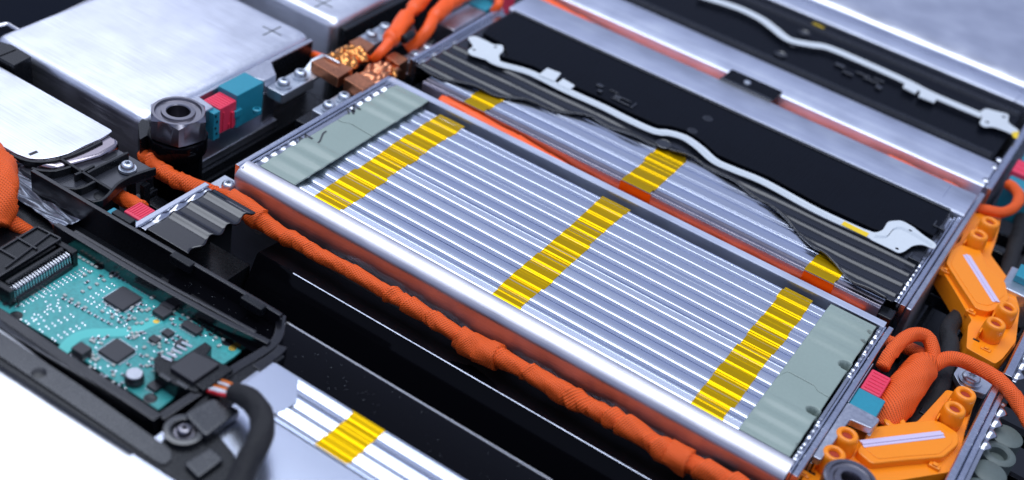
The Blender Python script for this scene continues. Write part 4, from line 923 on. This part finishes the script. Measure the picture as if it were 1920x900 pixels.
# surface-mount parts: one end-capped block, copied
rnd = random.Random(99)
vs, fs = boxv(-.10, .10, -.055, .055, 0, .07)
sm = obj('resistor', [(x, y, z+Bz+.002) for x, y, z in vs], fs, 'chip', pcb)
V = []; F = []
for s in (-1, 1):
    v_, f_ = boxv(*sorted((s*.075, s*.14)), -.065, .065, 0, .08); n_ = len(V); V += v_; F += [tuple(i+n_ for i in q) for q in f_]
ends = obj('solder_end', [(x, y, z+Bz+.002) for x, y, z in V], F, 'solder', sm)
sm2 = obj('capacitor', [(x*.9, y*1.2, z*1.3+Bz+.002) for x, y, z in vs], fs, 'ceramic', pcb)
pv = lathe('solder_pad', [(.06, 0), (.055, .02), (0, .03)], (0, 0, Bz+.002), 'solder', pcb, n=10)
cnt = {'r': 0, 'c': 0, 'p': 0}
def put(src, x, y, rot=0):
    o = src.copy(); C.collection.objects.link(o); o.parent = pcb
    o.location = (Vector((x, y, WL[src].z))-WL[pcb])*U; o.rotation_euler = (0, 0, rot)
    for ch in src.children:
        d = ch.copy(); C.collection.objects.link(d); d.parent = o
blocked = [P(230, 558, Bz)[:2], P(219, 656, Bz)[:2]]
def cluster(cpx, cpy, sx_, sy_, n, kinds='rcp'):
    c = P(cpx, cpy, Bz); done = []
    for _ in range(n*6):
        if len(done) >= n: break
        x = round((c[0]+rnd.uniform(-sx_, sx_))/.17)*.17; y = round((c[1]+rnd.uniform(-sy_, sy_))/.17)*.17
        if any(abs(x-a) < .26 and abs(y-b) < .16 for a, b in done) or any(math.hypot(x-a, y-b) < .85 for a, b in blocked): continue
        done.append((x, y)); k = rnd.choice(kinds)
        put({'r': sm, 'c': sm2, 'p': pv}[k], x, y, rnd.choice((0, 0, PI/2)))
def rowp(p0, p1, n, k='p', rows=1, dy=.22):
    a = Vector(P(*p0, Bz)); b = Vector(P(*p1, Bz)); d = (b-a).normalized(); s = Vector((-d.y, d.x, 0))
    for j in range(rows):
        for i in range(n):
            p = a.lerp(b, i/(n-1))+s*dy*j; put({'r': sm, 'c': sm2, 'p': pv}[k], p.x, p.y, 0)
rowp((45, 573), (165, 508), 16, 'p', 3, .17)
for (p0, p1) in (((42, 612), (112, 578)), ((68, 628), (138, 594)), ((92, 645), (160, 610))): rowp(p0, p1, 7, 'p', 2, .22)
rowp((142, 480), (180, 502), 6, 'c'); rowp((208, 516), (248, 534), 6, 'r'); rowp((250, 538), (288, 560), 8, 'p', 2, .15)
rowp((155, 548), (208, 520), 5, 'c'); rowp((165, 565), (215, 535), 6, 'p', 2, .18); rowp((122, 555), (160, 578), 4, 'c')
rowp((120, 562), (205, 608), 8, 'r'); rowp((172, 570), (222, 598), 6, 'p', 2, .2)
cluster(255, 590, .9, .55, 16); cluster(275, 570, .5, .6, 8); cluster(190, 640, .6, .4, 8); cluster(185, 690, 1.0, .5, 16); cluster(230, 690, .8, .4, 10)
cluster(320, 645, .7, .6, 16); cluster(300, 668, .7, .7, 12); cluster(345, 585, .9, .3, 10); cluster(385, 620, .5, .4, 8); cluster(262, 640, .7, .5, 10); cluster(20, 570, .7, .4, 8); cluster(215, 720, .8, .3, 8); cluster(410, 640, .5, .3, 5)
cluster(215, 590, .8, .3, 10); cluster(240, 620, 1.0, .3, 10); cluster(90, 560, 1.2, .5, 18, 'p'); cluster(280, 690, .4, .5, 8); cluster(340, 560, .4, .2, 4); cluster(330, 600, .7, .4, 10); cluster(170, 520, .5, .5, 8); cluster(170, 660, .4, .8, 10); cluster(375, 605, .5, .3, 6); cluster(60, 600, .8, .3, 8, 'p')
for s_ in (sm, sm2, pv): 
    s_.location = (Vector(P({sm: 270, sm2: 250, pv: 240}[s_], {sm: 625, sm2: 632, pv: 620}[s_], Bz))-WL[pcb])*U
    s_.location.z = (WL[s_].z-WL[pcb].z)*U
for c_ in list(sm.children): c_.location = (0, 0, 0)
# header with a row of pins
hd = thing('pin_header', 'long black header with a row of bright pins on the circuit board', 'connector', (*P(80, 505, Bz)[:2], Bz))
A = Vector(P(28, 545, .1)); B = Vector(P(132, 480, .1)); d = (B-A).normalized(); s = Vector((-d.y, d.x, 0))
for off, z0, z1, wd in ((.55, Bz, .35, .18), (1.15, Bz, .2, .3)):
    ribbon('shell_wall', [(A+s*off).xy.to_3d()+Vector((0, 0, z0)), (A.lerp(B, .5)+s*off).xy.to_3d()+Vector((0, 0, z0)), (B+s*off).xy.to_3d()+Vector((0, 0, z0))], wd, z1-z0, 'black', hd)
for q, n0 in ((A-d*.25, 'shell_end'), (B+d*.25, 'shell_end')):
    ribbon(n0, [(q-s*.1).xy.to_3d()+Vector((0, 0, Bz)), (q+s*.4).xy.to_3d()+Vector((0, 0, Bz)), (q+s*1.1).xy.to_3d()+Vector((0, 0, Bz))], .3, 1.0, 'black', hd)
ribbon('shell_bottom', [(A+s*.1).xy.to_3d()+Vector((0, 0, Bz)), (A.lerp(B, .5)+s*.1).xy.to_3d()+Vector((0, 0, Bz)), (B+s*.1).xy.to_3d()+Vector((0, 0, Bz))], .5, .3, 'floor_black', hd)
for i in range(22):
    p = A.lerp(B, i/21)
    tube('pin', [(p.x, p.y, Bz+.02), (p.x+s.x*.05, p.y+s.y*.05, .0), (p.x+s.x*.12, p.y+s.y*.12, .12), (p.x+s.x*.5, p.y+s.y*.5, .14)], .055, 'solder', hd, n=6, step=.3)
# black plug and its cable
pc = P(372, 690, .4)
pg = thing('cable_plug', 'black cable plug with a flat top latched onto the circuit board', 'plug', (pc[0], pc[1], Bz))
slab('plug_body', arc([P(a, b, .45)[:2] for a, b in ((318, 688), (362, 658), (412, 682), (362, 716))], r=.08), Bz, .45, 'chip', pg, bevel=.06)
slab('plug_shell', arc([P(a, b, .2)[:2] for a, b in ((288, 672), (300, 662), (330, 676), (385, 640), (398, 650), (388, 664), (432, 690), (368, 735), (330, 722), (290, 695))], r=.08), Bz, .2, 'black', pg, bevel=.06)
slab('plug_collar', [P(a, b, .35)[:2] for a, b in ((366, 720), (422, 682), (438, 692), (382, 732))], -.3, .35, 'black', pg, bevel=.06)
for i in range(5):
    a = P(300+i*9, 676-i*7+2, .22); a = P(303+i*9.5, 668-i*6.5, .22); b = P(322+i*9.5, 677-i*6.5, .22)
    ribbon('contact', [(a[0], a[1], .21), (b[0], b[1], .21)], .14, .05, 'solder', pg)
for q in ((310, 708), (342, 722)):
    c = P(*q, .2); box('shell_window', c[0]-.35, c[0]+.35, c[1]-.12, c[1]+.12, .2, .26, 'black_rib', pg, bevel=.03)
bc = thing('black_cable', 'black sleeved cable arching over the near silver module, coloured wires at its end', 'cable', (*P(470, 800, 0)[:2], 0))
tube('sleeve', [P(438, 735, 1.0), P(462, 745, 1.4), P(486, 768, 1.7), P(493, 800, 1.8), P(482, 835, 1.7), P(462, 870, 1.4), P(450, 905, 1.1), P(430, 960, .8)], .56, 'black_foam', bc, n=24, wrap=1.2, seed=77, amp=.04, rf=lin([(0, .44), (.12, .54), (1, .58)]))
for i, (m_, o, e_) in enumerate((('wire_red', (-14, 10), (-4, 6)), ('wire_red', (-8, 13), (-2, 9)), ('wire_white', (-6, 4), (0, 3)), ('wire_orange', (-2, 0), (2, 0)), ('wire_white', (6, -6), (4, -3)), ('wire_orange', (12, -10), (8, -6)), ('wire_orange', (2, 6), (2, 5)), ('wire_white', (-11, 6), (-3, 2)))):
    tube('wire', [P(404+o[0], 724+o[1], .2), P(420+o[0]*.9, 728+o[1]*.9, .7+.1*(i % 2)), P(440+e_[0], 736+e_[1], 1.0)], .085, m_, bc, n=10)
